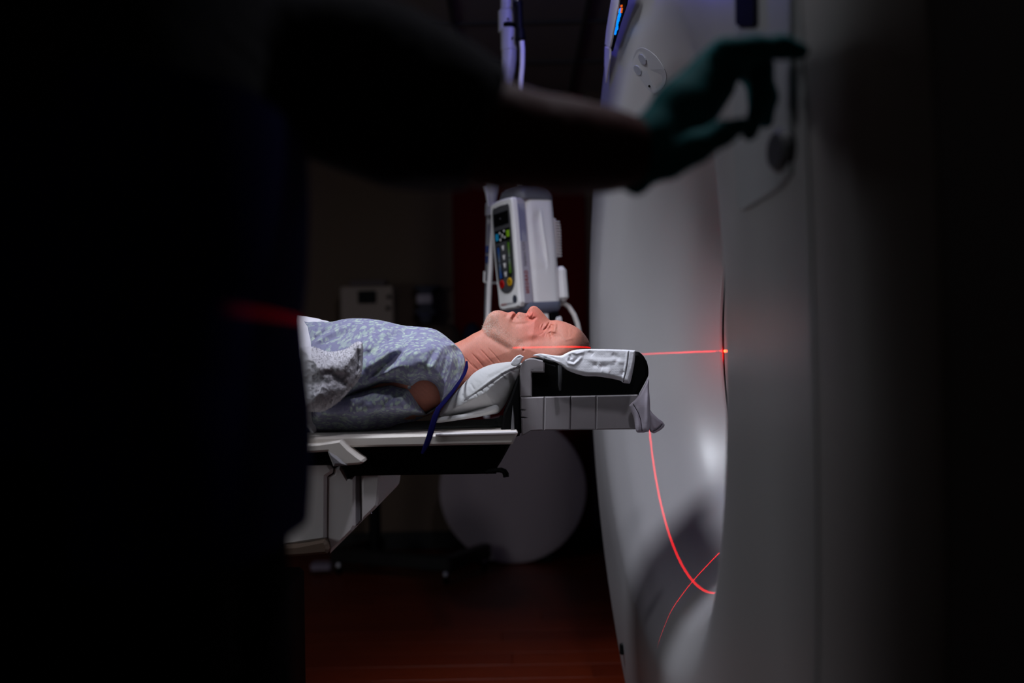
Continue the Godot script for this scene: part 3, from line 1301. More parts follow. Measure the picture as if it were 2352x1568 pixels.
# ---------------------------------------------------------------- couch
func couch() -> void:
	var c := thing("scanner_couch", "white CT couch on a lift base, its top sliding towards the gantry", "couch", at(760, 1276, 2.2) * Vector3(1, 0, 1))
	var xl := -700.0
	var sh := Sh.new()
	# table top: pale edge, its end cut back
	sh.prism(pxp([[xl, 1024], [782, 1003], [1186, 993], [1189, 996], [1177, 1020], [800, 1027], [xl, 1052]], 1.965), Vector3(0, 0, -0.46), 0.004)
	put(sh, "table_top", M.white_warm, c)
	sh = Sh.new()
	sh.prism(pxp([[1000, 996], [1186, 991], [1189, 994], [1186, 997], [1000, 1001]], 1.96), Vector3(0, 0, -0.03), 0.001)
	put(sh, "edge_rail", M.white, c)
	# carriage under it
	sh = Sh.new()
	sh.prism(pxp([[xl, 1050], [798, 1026], [1174, 1019], [1150, 1062], [1142, 1074], [1140, 1088], [815, 1093], [797, 1101], [783, 1068], [xl, 1090]], 1.99), Vector3(0, 0, -0.40), 0.004)
	put(sh, "carriage", M.black, c)
	for k in 2:
		var hook := []
		for q in [[1118 - k * 2, 1082 + k * 3], [1140, 1078 + k * 3], [1152 - k * 4, 1077 + k * 4], [1160 - k * 4, 1080 + k * 4], [1165 - k * 6, 1087 + k * 4], [1165.5 - k * 6, 1095 + k]]:
			hook.append(at(q[0], q[1], 1.985 - 0.004 * k))
		sh = Sh.new()
		sh.tube(hook, [0.0032], 10)
		put(sh, "hook", M.black, c)
	# bracket, base covers
	sh = Sh.new()
	sh.prism(pxp([[560, 1032], [735, 1018], [781, 1011], [800, 1031], [820, 1047], [832, 1055], [834, 1061], [828, 1066], [765, 1071], [752, 1037], [560, 1050]], 1.93), Vector3(0, 0, -0.06), 0.004)
	put(sh, "bracket", M.white_warm, c)
	sh = Sh.new()
	sh.prism(pxp([[752, 1036], [765, 1071], [797, 1069], [775, 1048]], 1.925), Vector3(0, 0, -0.03), 0.006)
	put(sh, "bracket_gusset", M.mid, c)
	sh = Sh.new()
	sh.prism(pxp([[600, 1040], [742, 1036], [758, 1070], [764, 1076], [763, 1086], [750, 1095], [749, 1240], [600, 1262]], 1.995), Vector3(0, 0, -0.42), 0.006)
	put(sh, "end_cover", M.white, c)
	sh = Sh.new()
	sh.prism(pxp([[752, 1096], [766, 1088], [768, 1076], [781, 1069], [798, 1098], [815, 1092], [815, 1208], [809, 1220], [757, 1272], [750, 1240]], 2.0), Vector3(0, 0, -0.40), 0.005)
	put(sh, "lift_cover", M.white, c)
	sh = Sh.new()
	sh.prism(pxp([[814, 1085], [829, 1085], [829, 1197], [822, 1206], [814, 1209]], 2.012), Vector3(0, 0, -0.37), 0.003)
	put(sh, "lift_joint", M.mid, c)
	sh = Sh.new()
	sh.prism(pxp([[829, 1085], [874, 1085], [869, 1150], [866, 1162], [860, 1170], [830, 1197]], 2.005), Vector3(0, 0, -0.39), 0.005)
	put(sh, "front_cover", M.white, c)
	sh = Sh.new()
	sh.box(at(852, 1178, 2.0), Vector3(0.004, 0.004, 0.004), 0.001)
	put(sh, "screw", M.chrome, c)
	sh = Sh.new()
	var foot := [[560, 1262], [683, 1252], [744, 1240], [751, 1249], [754, 1262], [750, 1272], [683, 1278], [560, 1284]]
	sh.prism(pxp(foot, 1.97), Vector3(0, 0, -0.45), 0.005)
	put(sh, "foot_cover", M.brown, c)
	sh = Sh.new()
	var pf := at(600, 1300, 2.2)
	sh.box(Vector3(pf.x - 0.15, 0.28, -2.2), Vector3(0.42, 0.56, 0.34), 0.01)
	put(sh, "pedestal", M.dark, c)
	sh = Sh.new()
	sh.box(Vector3(pf.x - 0.25, 0.03, -2.2), Vector3(0.75, 0.06, 0.5), 0.01)
	put(sh, "floor_plate", M.dark, c)
	# mattress
	var r := Relief.new()
	r.setup(smooth([[-650, 1015, 60], [-650, 985, 60], [400, 985, 60], [980, 966, 60], [1130, 962, 60], [1150, 953, 60], [1165, 962, 60], [1172, 978, 60], [1178, 991, 60], [1000, 999, 60], [780, 1004, 60]], true, 3), [[0, 1000, 195], [600, 990, 195], [1050, 980, 200], [1160, 975, 190]], [[-3, 3, [1140, 955], [1147, 992]], [-2, 3, [1060, 975], [1130, 972]]], 2.2)
	var pm := put(relief(r, axis([-660, 30, 700, 3, 1185]), axis([945, 3, 1020])), "mattress_pad", M.pad)
	tag(pm, "thin grey-green mattress pad lying along the couch top under the pillow", "mattress")


# ---------------------------------------------------------------- head support with its cloths
func head_support() -> void:
	var hs := thing("head_holder", "black padded head holder cantilevered from the couch end, wrapped in grey straps", "head rest", at(1190, 990, 2.2))
	# shell: a trough seen from its side, deep enough to hold the head
	var side := [[1186, 1000], [1190, 912], [1193, 862], [1199, 838], [1208, 826], [1224, 820], [1242, 821], [1258, 827], [1290, 834], [1360, 826], [1440, 812], [1463, 807], [1476, 814], [1486, 829], [1490, 846], [1490, 862], [1484, 875], [1468, 905], [1466, 984], [1210, 988]]
	var outer := smooth(side.slice(3, 17), false, 3) + side.slice(17) + side.slice(0, 3)
	for q in [[2.08, 0.025, "near_wall"], [2.30, 0.025, "far_wall"]]:
		var sh := Sh.new()
		sh.prism(pxp(outer, q[0]), Vector3(0, 0, -q[1]), 0.008)
		put(sh, q[2].replace("near_wall", "side_wall").replace("far_wall", "side_wall"), M.black, hs)
	var s2 := Sh.new()
	s2.prism(pxp([[1188, 905], [1466, 905], [1466, 984], [1188, 990]], 2.085), Vector3(0, 0, -0.235), 0.006)
	put(s2, "trough_floor", M.black, hs)
	var s3 := Sh.new()
	s3.prism(pxp([[1455, 812], [1476, 814], [1486, 829], [1490, 846], [1490, 862], [1484, 875], [1468, 905], [1455, 905]], 2.085), Vector3(0, 0, -0.235), 0.006)
	put(s3, "end_wall", M.black, hs)
	# bracket that ties it to the couch
	var s4 := Sh.new()
	s4.prism(pxp([[1150, 990], [1156, 950], [1170, 920], [1186, 875], [1192, 862], [1194, 1000], [1184, 1004]], 2.06), Vector3(0, 0, -0.27), 0.004)
	put(s4, "mounting_bracket", M.black, hs)
	var s5 := Sh.new()
	s5.prism(pxp([[1173, 994], [1176, 950], [1178, 930], [1181, 960], [1182, 994]], 2.045), Vector3(0, 0, -0.01), 0.001)
	put(s5, "bracket_edge", M.grey, hs)
	# grey wrap: lower band in four lengths, upright strap and tab, each a panel with a seam beside it
	var y0 := func(x: float) -> float: return 912.0 - (x - 1195.0) * 0.0222
	var y1 := func(x: float) -> float: return 989.0 - (x - 1195.0) * 0.012
	var cuts := [1195.0, 1250.5, 1311.0, 1370.0, 1466.0]
	for k in 4:
		var a: float = cuts[k] + 0.4
		var b: float = cuts[k + 1] - 0.5
		var sl := -1.5 if k < 3 else 0.0
		var pts := [[a, y0.call(a)], [b, y0.call(b)], [b + sl, y1.call(b)], [a + (-1.5 if k > 0 else 0.0), y1.call(a)]]
		if k == 0:
			pts = [[a, y0.call(a)], [b, y0.call(b)], [b + sl, y1.call(b)], [1220, 990], [1206, 998], [1198, 1001], [1197, 960], [1212, 959], [1196.5, 957], [1196, 943], [1208, 941], [1195.5, 940]]
		var sh := Sh.new()
		sh.prism(pxp(pts, 2.072 - 0.001 * (k % 2)), Vector3(0, 0, -0.012), 0.0025)
		put(sh, "wrap_panel", M.wrap, hs)
	var s6 := Sh.new()
	s6.prism(pxp(smooth([[1194, 911], [1193.5, 870], [1194, 852], [1198, 835], [1206, 826], [1216, 822.5], [1228, 823], [1238, 825.5]], false, 3) + [[1251, 829], [1251, 855], [1222, 855], [1222, 911]], 2.073), Vector3(0, 0, -0.012), 0.0025)
	put(s6, "strap", M.wrap, hs)
	var s7 := Sh.new()
	s7.tube([at(1248, 827, 2.05), at(1262, 832, 2.05), at(1276, 834, 2.05), at(1281, 840, 2.05), at(1283, 858, 2.05), at(1284, 880, 2.05), at(1288, 898, 2.052)], [0.004], 10)
	put(s7, "elastic_cord", M.black, hs)
	# narrow tail of cloth that hangs down the side
	tag(put(ribbon([[1285, 838, 2.046], [1286.5, 852, 2.043], [1287, 870, 2.043], [1286, 885, 2.045], [1287, 897, 2.047]], [4, 4.5, 4, 3.5, 2], 0.003), "cloth_tail", mat(Color(0.22, 0.22, 0.23), 0.95), null), "narrow dark grey cloth tail hanging on the black side of the head holder", "cloth")

	# the white cloth over the top
	var cl := thing("head_cloth", "white stitched cloth draped over the head holder under the crown", "cloth", at(1340, 840, 2.05))
	var r := Relief.new()
	var out := smooth([[1222, 816, 60], [1240, 811.5, 60], [1262, 814.5, 60], [1288, 816.5, 60], [1300, 811, 60], [1318, 804, 60], [1345, 801.5, 60], [1400, 801.8, 60], [1440, 803, 60]], false, 3) + smooth([[1459.5, 804.5, 60], [1458, 828, 60], [1452, 862, 60], [1447, 880, 60]], false, 3) + smooth([[1446, 880.5, 60], [1432, 879, 60], [1424, 873.5, 60], [1398, 868, 60], [1370, 864, 60], [1345, 863.5, 60], [1320, 857, 60], [1302, 849.5, 60], [1290, 840.5, 60], [1276, 833.5, 60], [1255, 827, 60], [1238, 820, 60]], false, 3)
	r.ripple = 0.6
	r.noise = FastNoiseLite.new()
	r.noise.seed = 4
	r.noise.frequency = 0.035
	r.setup(out, [[1240, 814, 8], [1280, 826, 15], [1300, 830, 20], [1340, 812, 14], [1340, 845, 22], [1400, 812, 14], [1400, 850, 22], [1445, 815, 15], [1442, 865, 21]], [
		[2.4, 3.5, [1300, 824], [1306, 834], [1318, 836], [1330, 827], [1336, 818]], [-3, 3, [1308, 812], [1311, 821], [1306, 828], [1317, 831], [1327, 822]], [2.4, 3, [1310, 807], [1324, 812], [1342, 808]],
		[-1.8, 5, [1352, 806], [1362, 815]], [1.8, 6, [1340, 822], [1375, 828], [1410, 828], [1438, 832]], [-1.8, 5, [1360, 838], [1400, 842]], [1.5, 5, [1372, 842], [1380, 835]], [-1.8, 6, [1405, 812], [1418, 822], [1412, 836]],
		[1.5, 6, [1400, 858], [1380, 850]], [-1.5, 5, [1428, 862], [1434, 852]], [1.8, 4, [1286, 840], [1300, 845], [1312, 852]], [1.5, 2.5, [1246, 815], [1266, 822], [1285, 833]], [-1.5, 3, [1255, 816], [1275, 824]],
		[1.5, 2.2, [1441, 806], [1439, 830], [1434, 858], [1430, 874]], [-1.8, 1.0, [1444.5, 804], [1442, 828], [1437, 856], [1432.5, 876]]], 2.06)
	put(relief(r, axis([1218, 1.3, 1462]), axis([798, 1.3, 884]), 0.1), "cloth", M.sheet, cl)
	var th := []
	for q in smooth([[1444.5, 805.5], [1442, 828], [1438.5, 848], [1434.5, 866], [1432, 877]], false, 3):
		var w: float = sqrt(maxf(r.u(Vector2(q[0], q[1])), 0.0)) / 1000.0
		th.append(at(q[0], q[1], 2.06 - w - 0.0002))
	var ss := Sh.new()
	ss.tube(th, [0.0009], 6)
	put(ss, "stitching", M.stitch, cl)
	# the piece of it that shows beside the neck
	r = Relief.new()
	r.setup(smooth([[1173, 833, 10], [1181, 822, 10], [1189, 816, 10], [1196, 814.5, 10], [1201, 818, 10], [1203, 819, 10], [1199, 826, 10], [1192, 838, 10], [1178, 840, 10]]), [[1185, 828, 5], [1195, 820, 5]], [[-0.8, 2, [1188, 822], [1196, 819]]], 2.075)
	put(relief(r, axis([1170, 1.0, 1206]), axis([812, 1.0, 842]), 0.3), "cloth_corner", M.sheet, cl)

	# the tails that hang from the end
	r = Relief.new()
	r.setup(smooth([[1490.5, 866, 25], [1483, 881, 25], [1464, 912, 25], [1452, 924, 20], [1445, 931, 12]], false, 3) + smooth([[1448, 940, 12], [1456, 960, 12], [1461, 990, 12], [1473, 993, 14], [1483, 992, 14], [1492, 986, 20], [1493.5, 940, 30], [1491, 890, 30]], false, 3), [[1485, 890, 10], [1470, 930, 13], [1465, 975, 11], [1485, 960, 12], [1452, 935, 9]], [[-2.2, 1.4, [1454, 927], [1466, 948], [1472, 966], [1475, 991]], [1.6, 4, [1462, 935], [1468, 985]], [2, 5, [1488, 900], [1487, 975]]], 2.06)
	var tl := thing("hanging_cloth", "end of the white cloth hanging in a fold off the tip of the head holder", "cloth", at(1475, 985, 2.06))
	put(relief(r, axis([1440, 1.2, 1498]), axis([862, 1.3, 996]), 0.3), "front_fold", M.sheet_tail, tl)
	th = []
	for q in smooth([[1454, 927], [1466, 948], [1472, 966], [1475, 990]], false, 4):
		var w: float = sqrt(maxf(r.u(Vector2(q[0], q[1])), 0.0)) / 1000.0
		th.append(at(q[0], q[1], 2.06 - w - 0.0002))
	ss = Sh.new()
	ss.tube(th, [0.0007], 6)
	put(ss, "stitching", M.stitch, tl)
	r = Relief.new()
	r.setup(smooth([[1490, 940, 14], [1500, 950, 14], [1512, 961, 14], [1522, 968, 12], [1526.5, 977, 12], [1519, 986, 12], [1506, 993.5, 12], [1499, 994, 12], [1491, 984, 12]]), [[1500, 970, 9], [1515, 980, 8]], [[1.5, 4, [1494, 950], [1503, 985]], [-1.6, 1.3, [1500, 989], [1510, 984], [1521, 973]]], 2.12)
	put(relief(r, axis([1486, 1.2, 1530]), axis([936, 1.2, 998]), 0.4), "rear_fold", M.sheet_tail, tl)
	th = []
	for q in [[1499, 990], [1507, 987], [1515, 981], [1522, 973]]:
		var w: float = sqrt(maxf(r.u(Vector2(q[0], q[1])), 0.0)) / 1000.0
		th.append(at(q[0], q[1], 2.12 - w - 0.0002))
	ss = Sh.new()
	ss.tube(th, [0.0006], 6)
	put(ss, "stitching", M.stitch, tl)


# ---------------------------------------------------------------- the patient
func skin_tint(p: Vector2) -> Color:
	var base := Color(0.58, 0.225, 0.158)
	var g := func(x: float, y: float, r: float) -> float: return exp(-((p.x - x) ** 2 + (p.y - y) ** 2) / (r * r))
	var red: float = 0.8 * g.call(1222, 722, 18) + 0.35 * g.call(1215, 765, 32) + 0.5 * g.call(1180, 722, 10) + 0.4 * g.call(1240, 760, 26) + 0.3 * g.call(1100, 830, 40)
	var c := base.lerp(Color(0.66, 0.15, 0.11), clampf(red, 0, 1))
	var grey: float = clampf(0.9 * g.call(1122, 735, 22) + 0.5 * g.call(1150, 765, 36) + 0.4 * g.call(1198, 723, 9) + 0.4 * g.call(1180, 790, 24), 0, 1)
	c = c.lerp(Color(0.52, 0.28, 0.21), grey * 0.7)
	var hair := clampf((p.x - 1318 - (p.y - 780) * -0.25) / 20.0, 0, 1)
	c = c.lerp(Color(0.13, 0.075, 0.06), hair * 0.8)
	var shade := 0.93 + 0.07 * sin(p.x * 0.9 + 2 * sin(p.y * 0.53)) * sin(p.y * 1.1 + 1.7 * sin(p.x * 0.41))
	return Color(c.r * shade, c.g * shade, c.b * shade)


func patient() -> void:
	var who := thing("person", "man lying on his back with closed eyes, white stubble, in a patterned hospital gown", "person", at(900, 1000, 2.2))
	var r := Relief.new()
	var prof := [[700, 765, 150], [800, 752, 150], [900, 756, 150], [985, 774, 120], [1030, 792, 70], [1044, 788.5, 55], [1068, 777.5, 50], [1086, 766.5, 45], [1105, 757.5, 35], [1109, 748, 25], [1114, 735, 24], [1122, 722, 24], [1132, 714.8, 24], [1146, 712, 24], [1158, 715.3, 24], [1167, 717.6, 22], [1175, 715.2, 20], [1181, 715.8, 18], [1184.5, 720.5, 16], [1183.5, 723.5, 14], [1187, 720, 16], [1191, 716.4, 16], [1195, 716.6, 18], [1201, 718, 18], [1208.5, 719.4, 14], [1211, 715, 10], [1216.5, 706.5, 9], [1223.5, 702.4, 9], [1230, 703, 9], [1236, 706.4, 8], [1244, 714.4, 8], [1252, 723.6, 8], [1261, 733.4, 12], [1267, 735.8, 20], [1275, 735, 30], [1286, 736, 45], [1300, 740, 60], [1316, 746.8, 65], [1330, 755, 70], [1338.5, 763, 75], [1346.5, 773, 75], [1353, 784, 78], [1356.5, 796, 80], [1357.5, 808, 80], [1356, 824, 80], [1350, 845, 80], [1338, 866, 80], [1318, 886, 78], [1290, 899, 75], [1262, 902, 70], [1235, 896, 60], [1205, 886, 55], [1160, 886, 55], [1110, 896, 60], [1070, 912, 90], [1030, 935, 120], [980, 955, 150], [900, 972, 150], [700, 985, 150], [300, 985, 100], [-100, 985, 70], [-420, 985, 50], [-445, 930, 50], [-440, 800, 40], [-400, 790, 40], [-330, 850, 50], [-100, 850, 90], [200, 850, 90], [500, 800, 120]]
	var W := [[-430, 880, 90], [-300, 900, 110], [0, 900, 150], [400, 880, 165], [700, 870, 165], [850, 870, 150], [950, 880, 130], [1000, 890, 128], [1040, 860, 92], [1060, 835, 60], [1085, 830, 56], [1110, 812, 55], [1120, 860, 58], [1165, 870, 58],
		[1135, 735, 25], [1122, 752, 28], [1152, 748, 33], [1165, 768, 45], [1190, 792, 58], [1150, 800, 54], [1179, 734, 25], [1199, 728, 21], [1222, 721, 15], [1232, 737, 27], [1213, 745, 41], [1230, 765, 57], [1212, 775, 58], [1250, 776, 64], [1238, 792, 67],
		[1240, 718, 9], [1252, 733, 11], [1258, 741, 17], [1256, 748, 31], [1249, 759, 45], [1275, 747, 34], [1270, 756, 45], [1268, 769, 56], [1292, 785, 67], [1300, 760, 51], [1318, 780, 60], [1336, 800, 55], [1250, 812, 72], [1290, 822, 76], [1322, 832, 64], [1225, 830, 69], [1198, 838, 62], [1280, 868, 66]]
	var folds := [[-4.5, 1.5, [1262, 740], [1259, 746], [1254, 753], [1248, 759]], [3.2, 3.0, [1256, 742], [1251, 751]], [2.6, 2.6, [1263.5, 745], [1258, 754]], [-4.5, 4, [1268, 744], [1264, 755]], [5, 5.5, [1274, 741], [1274, 752], [1271, 765]], [-3.5, 5, [1262, 762], [1268, 772]], [-1.2, 2.0, [1281, 744], [1279, 756]],
		[-1.1, 1.4, [1248, 744], [1244, 753], [1245, 760]], [0.9, 1.6, [1245, 743], [1241, 752]], [-0.9, 1.4, [1241, 745], [1238, 754]], [-0.9, 1.3, [1250, 761], [1243, 767], [1238, 769]], [-0.9, 1.3, [1253, 764], [1250, 773]], [-0.8, 1.4, [1256, 764], [1258, 774]],
		[-3.6, 3.0, [1209, 725], [1214, 732.5], [1224, 733.5], [1231, 729]], [4.0, 5.0, [1217, 722], [1222, 724]], [-4.0, 1.7, [1214.5, 712], [1212.5, 718]], [1.5, 2.5, [1212, 720], [1216, 728]],
		[-3.5, 1.6, [1184, 722.5], [1179.5, 727.5], [1177, 732], [1178, 736]], [1.8, 3.0, [1178, 720], [1173, 730]], [1.5, 3.0, [1192, 720], [1187, 729]], [-1.3, 4.0, [1227, 736], [1206, 743], [1184, 745], [1168, 738]], [-1.5, 4.0, [1166, 720], [1161, 730]],
		[-1.7, 1.6, [1083, 811], [1098, 827], [1112, 843], [1122, 850]], [-1.6, 1.6, [1104, 803], [1118, 818], [1136, 837]], [-1.4, 1.5, [1122, 800], [1136, 815], [1149, 831]], [-1.6, 1.6, [1068, 821], [1080, 835], [1096, 850]], [1.0, 4, [1092, 812], [1120, 838]], [-1.2, 1.4, [1084, 834], [1100, 852]],
		[2.6, 2.4, [1200.5, 799.5]], [-1.4, 2, [1205, 803], [1201, 806]], [-2.5, 7, [1112, 768], [1140, 785], [1175, 806]], [2.0, 8, [1126, 757], [1160, 780], [1190, 797]], [-2.0, 9, [1185, 790], [1215, 783], [1240, 778]], [1.5, 8, [1212, 770], [1250, 768]], [-1.8, 7, [1262, 776], [1290, 772]], [-0.7, 2, [1304, 752], [1306, 772]], [-0.6, 2, [1314, 758], [1313, 772]],
		[5, 7, [1232, 832], [1252, 830], [1268, 836], [1262, 850], [1240, 858]], [-5, 4, [1240, 838], [1255, 840], [1248, 850]], [1.0, 3, [1290, 768], [1300, 780], [1318, 776]]]
	r.setup(smooth(prof, true, 2), W, folds, 2.2)
	var body := put(relief(r, axis([-450, 24, 900, 6, 1036, 1.3, 1262, 1.5, 1362]), axis([698, 1.2, 800, 1.5, 850, 3, 915, 10, 990]), -1.0, skin_tint), "body", M.skin, who)
	body.set_meta("label", "head, neck and body with ruddy skin")
	# stubble: short hairs rooted in the skin
	var hr := RandomNumberGenerator.new()
	hr.seed = 5
	var white := Sh.new()
	var dark := Sh.new()
	var chin := PackedVector2Array([Vector2(1107, 752), Vector2(1112, 736), Vector2(1121, 722), Vector2(1133, 714), Vector2(1146, 711), Vector2(1152, 716), Vector2(1146, 728), Vector2(1150, 745), Vector2(1170, 765), Vector2(1200, 782), Vector2(1206, 795), Vector2(1196, 806), Vector2(1165, 798), Vector2(1140, 786), Vector2(1118, 768)])
	var lip := PackedVector2Array([Vector2(1186, 724), Vector2(1192, 718), Vector2(1207, 720), Vector2(1208, 727), Vector2(1196, 733), Vector2(1186, 733)])
	var crown := PackedVector2Array([Vector2(1322, 752), Vector2(1346, 772), Vector2(1356, 795), Vector2(1356, 824), Vector2(1330, 830), Vector2(1318, 815), Vector2(1324, 790)])
	for job in [[chin, 4200, 0.0034], [lip, 260, 0.0016], [crown, 1500, 0.0015]]:
		var poly: PackedVector2Array = job[0]
		var bb := Rect2(poly[0], Vector2.ZERO)
		for q in poly:
			bb = bb.expand(q)
		for k in job[1]:
			var p := bb.position + Vector2(hr.randf(), hr.randf()) * bb.size
			if not Geometry2D.is_point_in_polygon(p, poly):
				continue
			var U := r.u(p)
			if U < 4.0:
				continue
			if job[1] == 1500 and hr.randf() > smoothstep(1316.0, 1342.0, p.x):
				continue
			if job[1] == 4200 and p.x > 1150 and hr.randf() < 0.45:
				continue
			var w := sqrt(U)
			var gr := Vector2(r.u(p + Vector2(1, 0)) - r.u(p - Vector2(1, 0)), r.u(p + Vector2(0, 1)) - r.u(p - Vector2(0, 1))) / (2.0 * r.mm)
			var nn := Vector3(-gr.x, gr.y, 2.0 * w).normalized()
			var root := at(p.x, p.y, 2.2 - w / 1000.0) - nn * 0.0003
			var L: float = job[2] * hr.randf_range(0.5, 1.3) * (1.5 if p.x < 1128 and job[1] == 4200 else 0.8)
			var dir := (nn + Vector3(-0.5 + hr.randf_range(-0.4, 0.4), hr.randf_range(-0.4, 0.4), hr.randf_range(-0.3, 0.3))).normalized()
			if job[1] == 1500:
				dir = (nn + Vector3(hr.randf_range(0, 0.6), hr.randf_range(-0.5, 0.1), 0)).normalized()
			var sd := dir.cross(Vector3(0, 0, 1)).normalized() * 0.00019
			var tip := root + dir * L
			var which := dark if job[1] == 1500 or (p.x > 1128 and hr.randf() < 0.3) else white
			hair(which, root, sd, tip, (nn + dir * 0.4).normalized())
			hair(which, root, nn.cross(sd.normalized()) * sd.length(), tip, (nn + dir * 0.4).normalized())
	stuff(put(white, "beard_stubble", M.hair_white, who)).set_meta("label", "short white beard hairs")
	stuff(put(dark, "cropped_hair", M.hair_dark, who)).set_meta("label", "short dark cropped hairs")
	# gown: outer cloth
	r = Relief.new()
	var go := smooth([[690, 728, 170], [722, 733, 170], [759, 739, 170], [784, 733.5, 170], [812, 730.8, 170], [849, 732, 170], [882, 737, 160], [913, 744.5, 150], [935, 748.5, 150], [961, 750, 140], [992, 754, 120], [1012, 763, 110], [1030, 777, 110], [1042, 787.5, 400]], false, 2) + smooth([[1044, 789, 2500], [1056, 800, 2500], [1064, 812, 2500], [1069.5, 828, 2500], [1067.5, 846, 2500], [1061, 866, 2500], [1050, 885, 1500], [1034, 905, 1200], [1020, 920, 1200], [1011, 931, 1200]], false, 2) + smooth([[1009.5, 931, 900], [1008, 914, 900], [1003, 898, 900], [996, 887, 900], [982, 879.5, 900], [966, 880, 900], [955, 886, 900], [949, 892, 900], [940, 893.5, 900], [922, 889, 900], [905, 886, 900], [894, 889, 900], [876, 891, 900], [857, 897, 900], [838, 905, 900], [820, 913, 900], [795, 925, 900], [745, 943, 900], [690, 955, 900]], false, 2)
	var gf := [[-15, 13, [836, 824], [865, 801], [900, 780], [955, 763]], [11, 13, [832, 848], [870, 823], [910, 797], [962, 770]], [-12, 11, [846, 868], [880, 846], [912, 818], [945, 792]], [10, 9, [832, 890], [856, 872], [888, 856], [915, 838]], [-7, 8, [860, 884], [900, 872], [935, 850]],
		[-7, 5, [720, 780], [745, 763], [775, 748], [812, 737]], [5, 5, [720, 790], [752, 768], [785, 752], [820, 742]], [-5, 6, [735, 795], [770, 775], [810, 760]], [-4, 8, [815, 778], [850, 765], [880, 752]],
		[5, 5, [1016, 796], [1006, 820], [990, 848], [975, 872]], [-6, 6, [1000, 800], [985, 830], [960, 862]], [-5, 5, [1028, 806], [1020, 840], [1004, 878]], [4, 4, [1040, 812], [1036, 845], [1020, 890]], [-4, 4, [1052, 822], [1048, 852], [1030, 892]], [3, 4, [1060, 838], [1050, 872], [1025, 908]],
		[-1.6, 1.4, [958, 754], [985, 759], [1008, 772], [1036, 798]], [3, 9, [950, 800], [960, 830], [945, 862]], [-7, 7, [925, 862], [938, 880], [941, 892]], [6, 5, [955, 868], [947, 888]], [5, 6, [912, 872], [900, 884]], [-1.4, 1.3, [1000, 884], [978, 873], [955, 879]], [-1.2, 1.3, [930, 883], [895, 881], [857, 889], [820, 906]],
		[-5, 5, [1035, 870], [1018, 905]], [5, 8, [880, 795], [910, 780]], [-4, 6, [900, 815], [930, 812]], [-3, 5, [975, 800], [985, 780]]]
	r.ripple = 2.2
	r.noise = FastNoiseLite.new()
	r.noise.seed = 12
	r.noise.frequency = 0.022
	r.setup(go, [[690, 850, 190], [690, 760, 120], [690, 940, 200], [780, 770, 125], [780, 900, 202], [850, 830, 188], [850, 895, 205], [910, 820, 195], [920, 880, 210], [960, 800, 192], [980, 850, 213], [970, 876, 219], [1005, 830, 175], [1008, 895, 205], [1030, 815, 118], [1045, 840, 104], [1048, 805, 62], [1066, 830, 63], [1060, 860, 78], [1035, 890, 150]], gf, 2.2)
	var gown := put(relief(r, axis([690, 3, 720, 1.7, 1074]), axis([724, 1.7, 960])), "gown", M.gown, who)
	gown.set_meta("label", "pale green and lavender patterned gown")
	# inner sleeve panel that hangs behind the slit
	r = Relief.new()
	r.ripple = 2.5
	r.noise = FastNoiseLite.new()
	r.noise.seed = 13
	r.noise.frequency = 0.025
	r.setup([[690, 900, 900], [745, 900, 900], [800, 893, 900], [850, 880, 900], [880, 876, 900], [900, 876, 900], [920, 882, 900], [937, 886, 900], [945, 893, 900], [955, 910, 900], [966, 929, 900], [979, 947.5, 900], [992, 938, 900], [1004, 931, 900], [1013, 926, 500], [1008, 938, 60], [995, 948, 40], [981, 953.5, 30], [952.6, 967, 28], [925, 982, 26], [896, 991, 60], [866, 995, 100], [835, 998, 200], [800, 998, 200], [784, 998, 200], [748, 1000, 200], [690, 1001, 200]], [[690, 950, 190], [800, 920, 190], [800, 985, 192], [900, 900, 192], [900, 960, 196], [955, 930, 200], [985, 948, 202], [1005, 935, 198]], [[-9, 8, [850, 960], [880, 930], [915, 905]], [7, 6, [890, 985], [910, 955], [940, 935]], [-6, 5, [905, 985], [930, 965], [965, 950]], [5, 6, [790, 985], [830, 955], [870, 940]], [-6, 7, [770, 970], [800, 945], [840, 925]], [4, 3, [884, 978], [888, 966], [898, 958]], [-8, 4, [848, 890], [868, 888], [888, 888]]], 2.2)
	var sl := put(relief(r, axis([690, 3, 730, 1.8, 1016]), axis([872, 1.8, 1014])), "gown_sleeve", M.gown, who)
	sl.set_meta("label", "hanging back half of the open sleeve")
	# tie; its dark navy also paints the shadow along the gown edge
	var tie := put(ribbon([[1072, 829, 2.125], [1071.5, 843, 2.115], [1067, 857, 2.105], [1058, 873, 2.06], [1040, 899, 2.02], [1022, 921, 1.985], [1007, 938, 1.965], [1000, 955, 1.958], [994, 975, 1.954], [987, 1000, 1.952], [979, 1022, 1.95], [969.5, 1042, 1.95]], [2, 4, 4, 3.5, 4, 4.5, 5.5, 6.5, 7, 7, 6.5, 3], 0.002), "gown_tie", M.tie, who)
	tie.set_meta("label", "blue ribbon tie hanging past the couch edge")
	var sn := Sh.new()
	sn.tube([at(940, 890, 1.988), at(940, 890, 1.978)], [0.0035], 12)
	put(sn, "snap_button", M.grey, who)


func hair(sh: Sh, root: Vector3, side: Vector3, tip: Vector3, nn: Vector3) -> void:
	var b := sh.v.size()
	for q in [root - side, root + side, tip]:
		sh.v.append(q)
		sh.n.append(nn)
	var f := (tip - (root - side)).cross(side * 2.0)
	sh.i.append_array(PackedInt32Array([b, b + 1, b + 2] if f.dot(nn) > 0 else [b, b + 2, b + 1]))


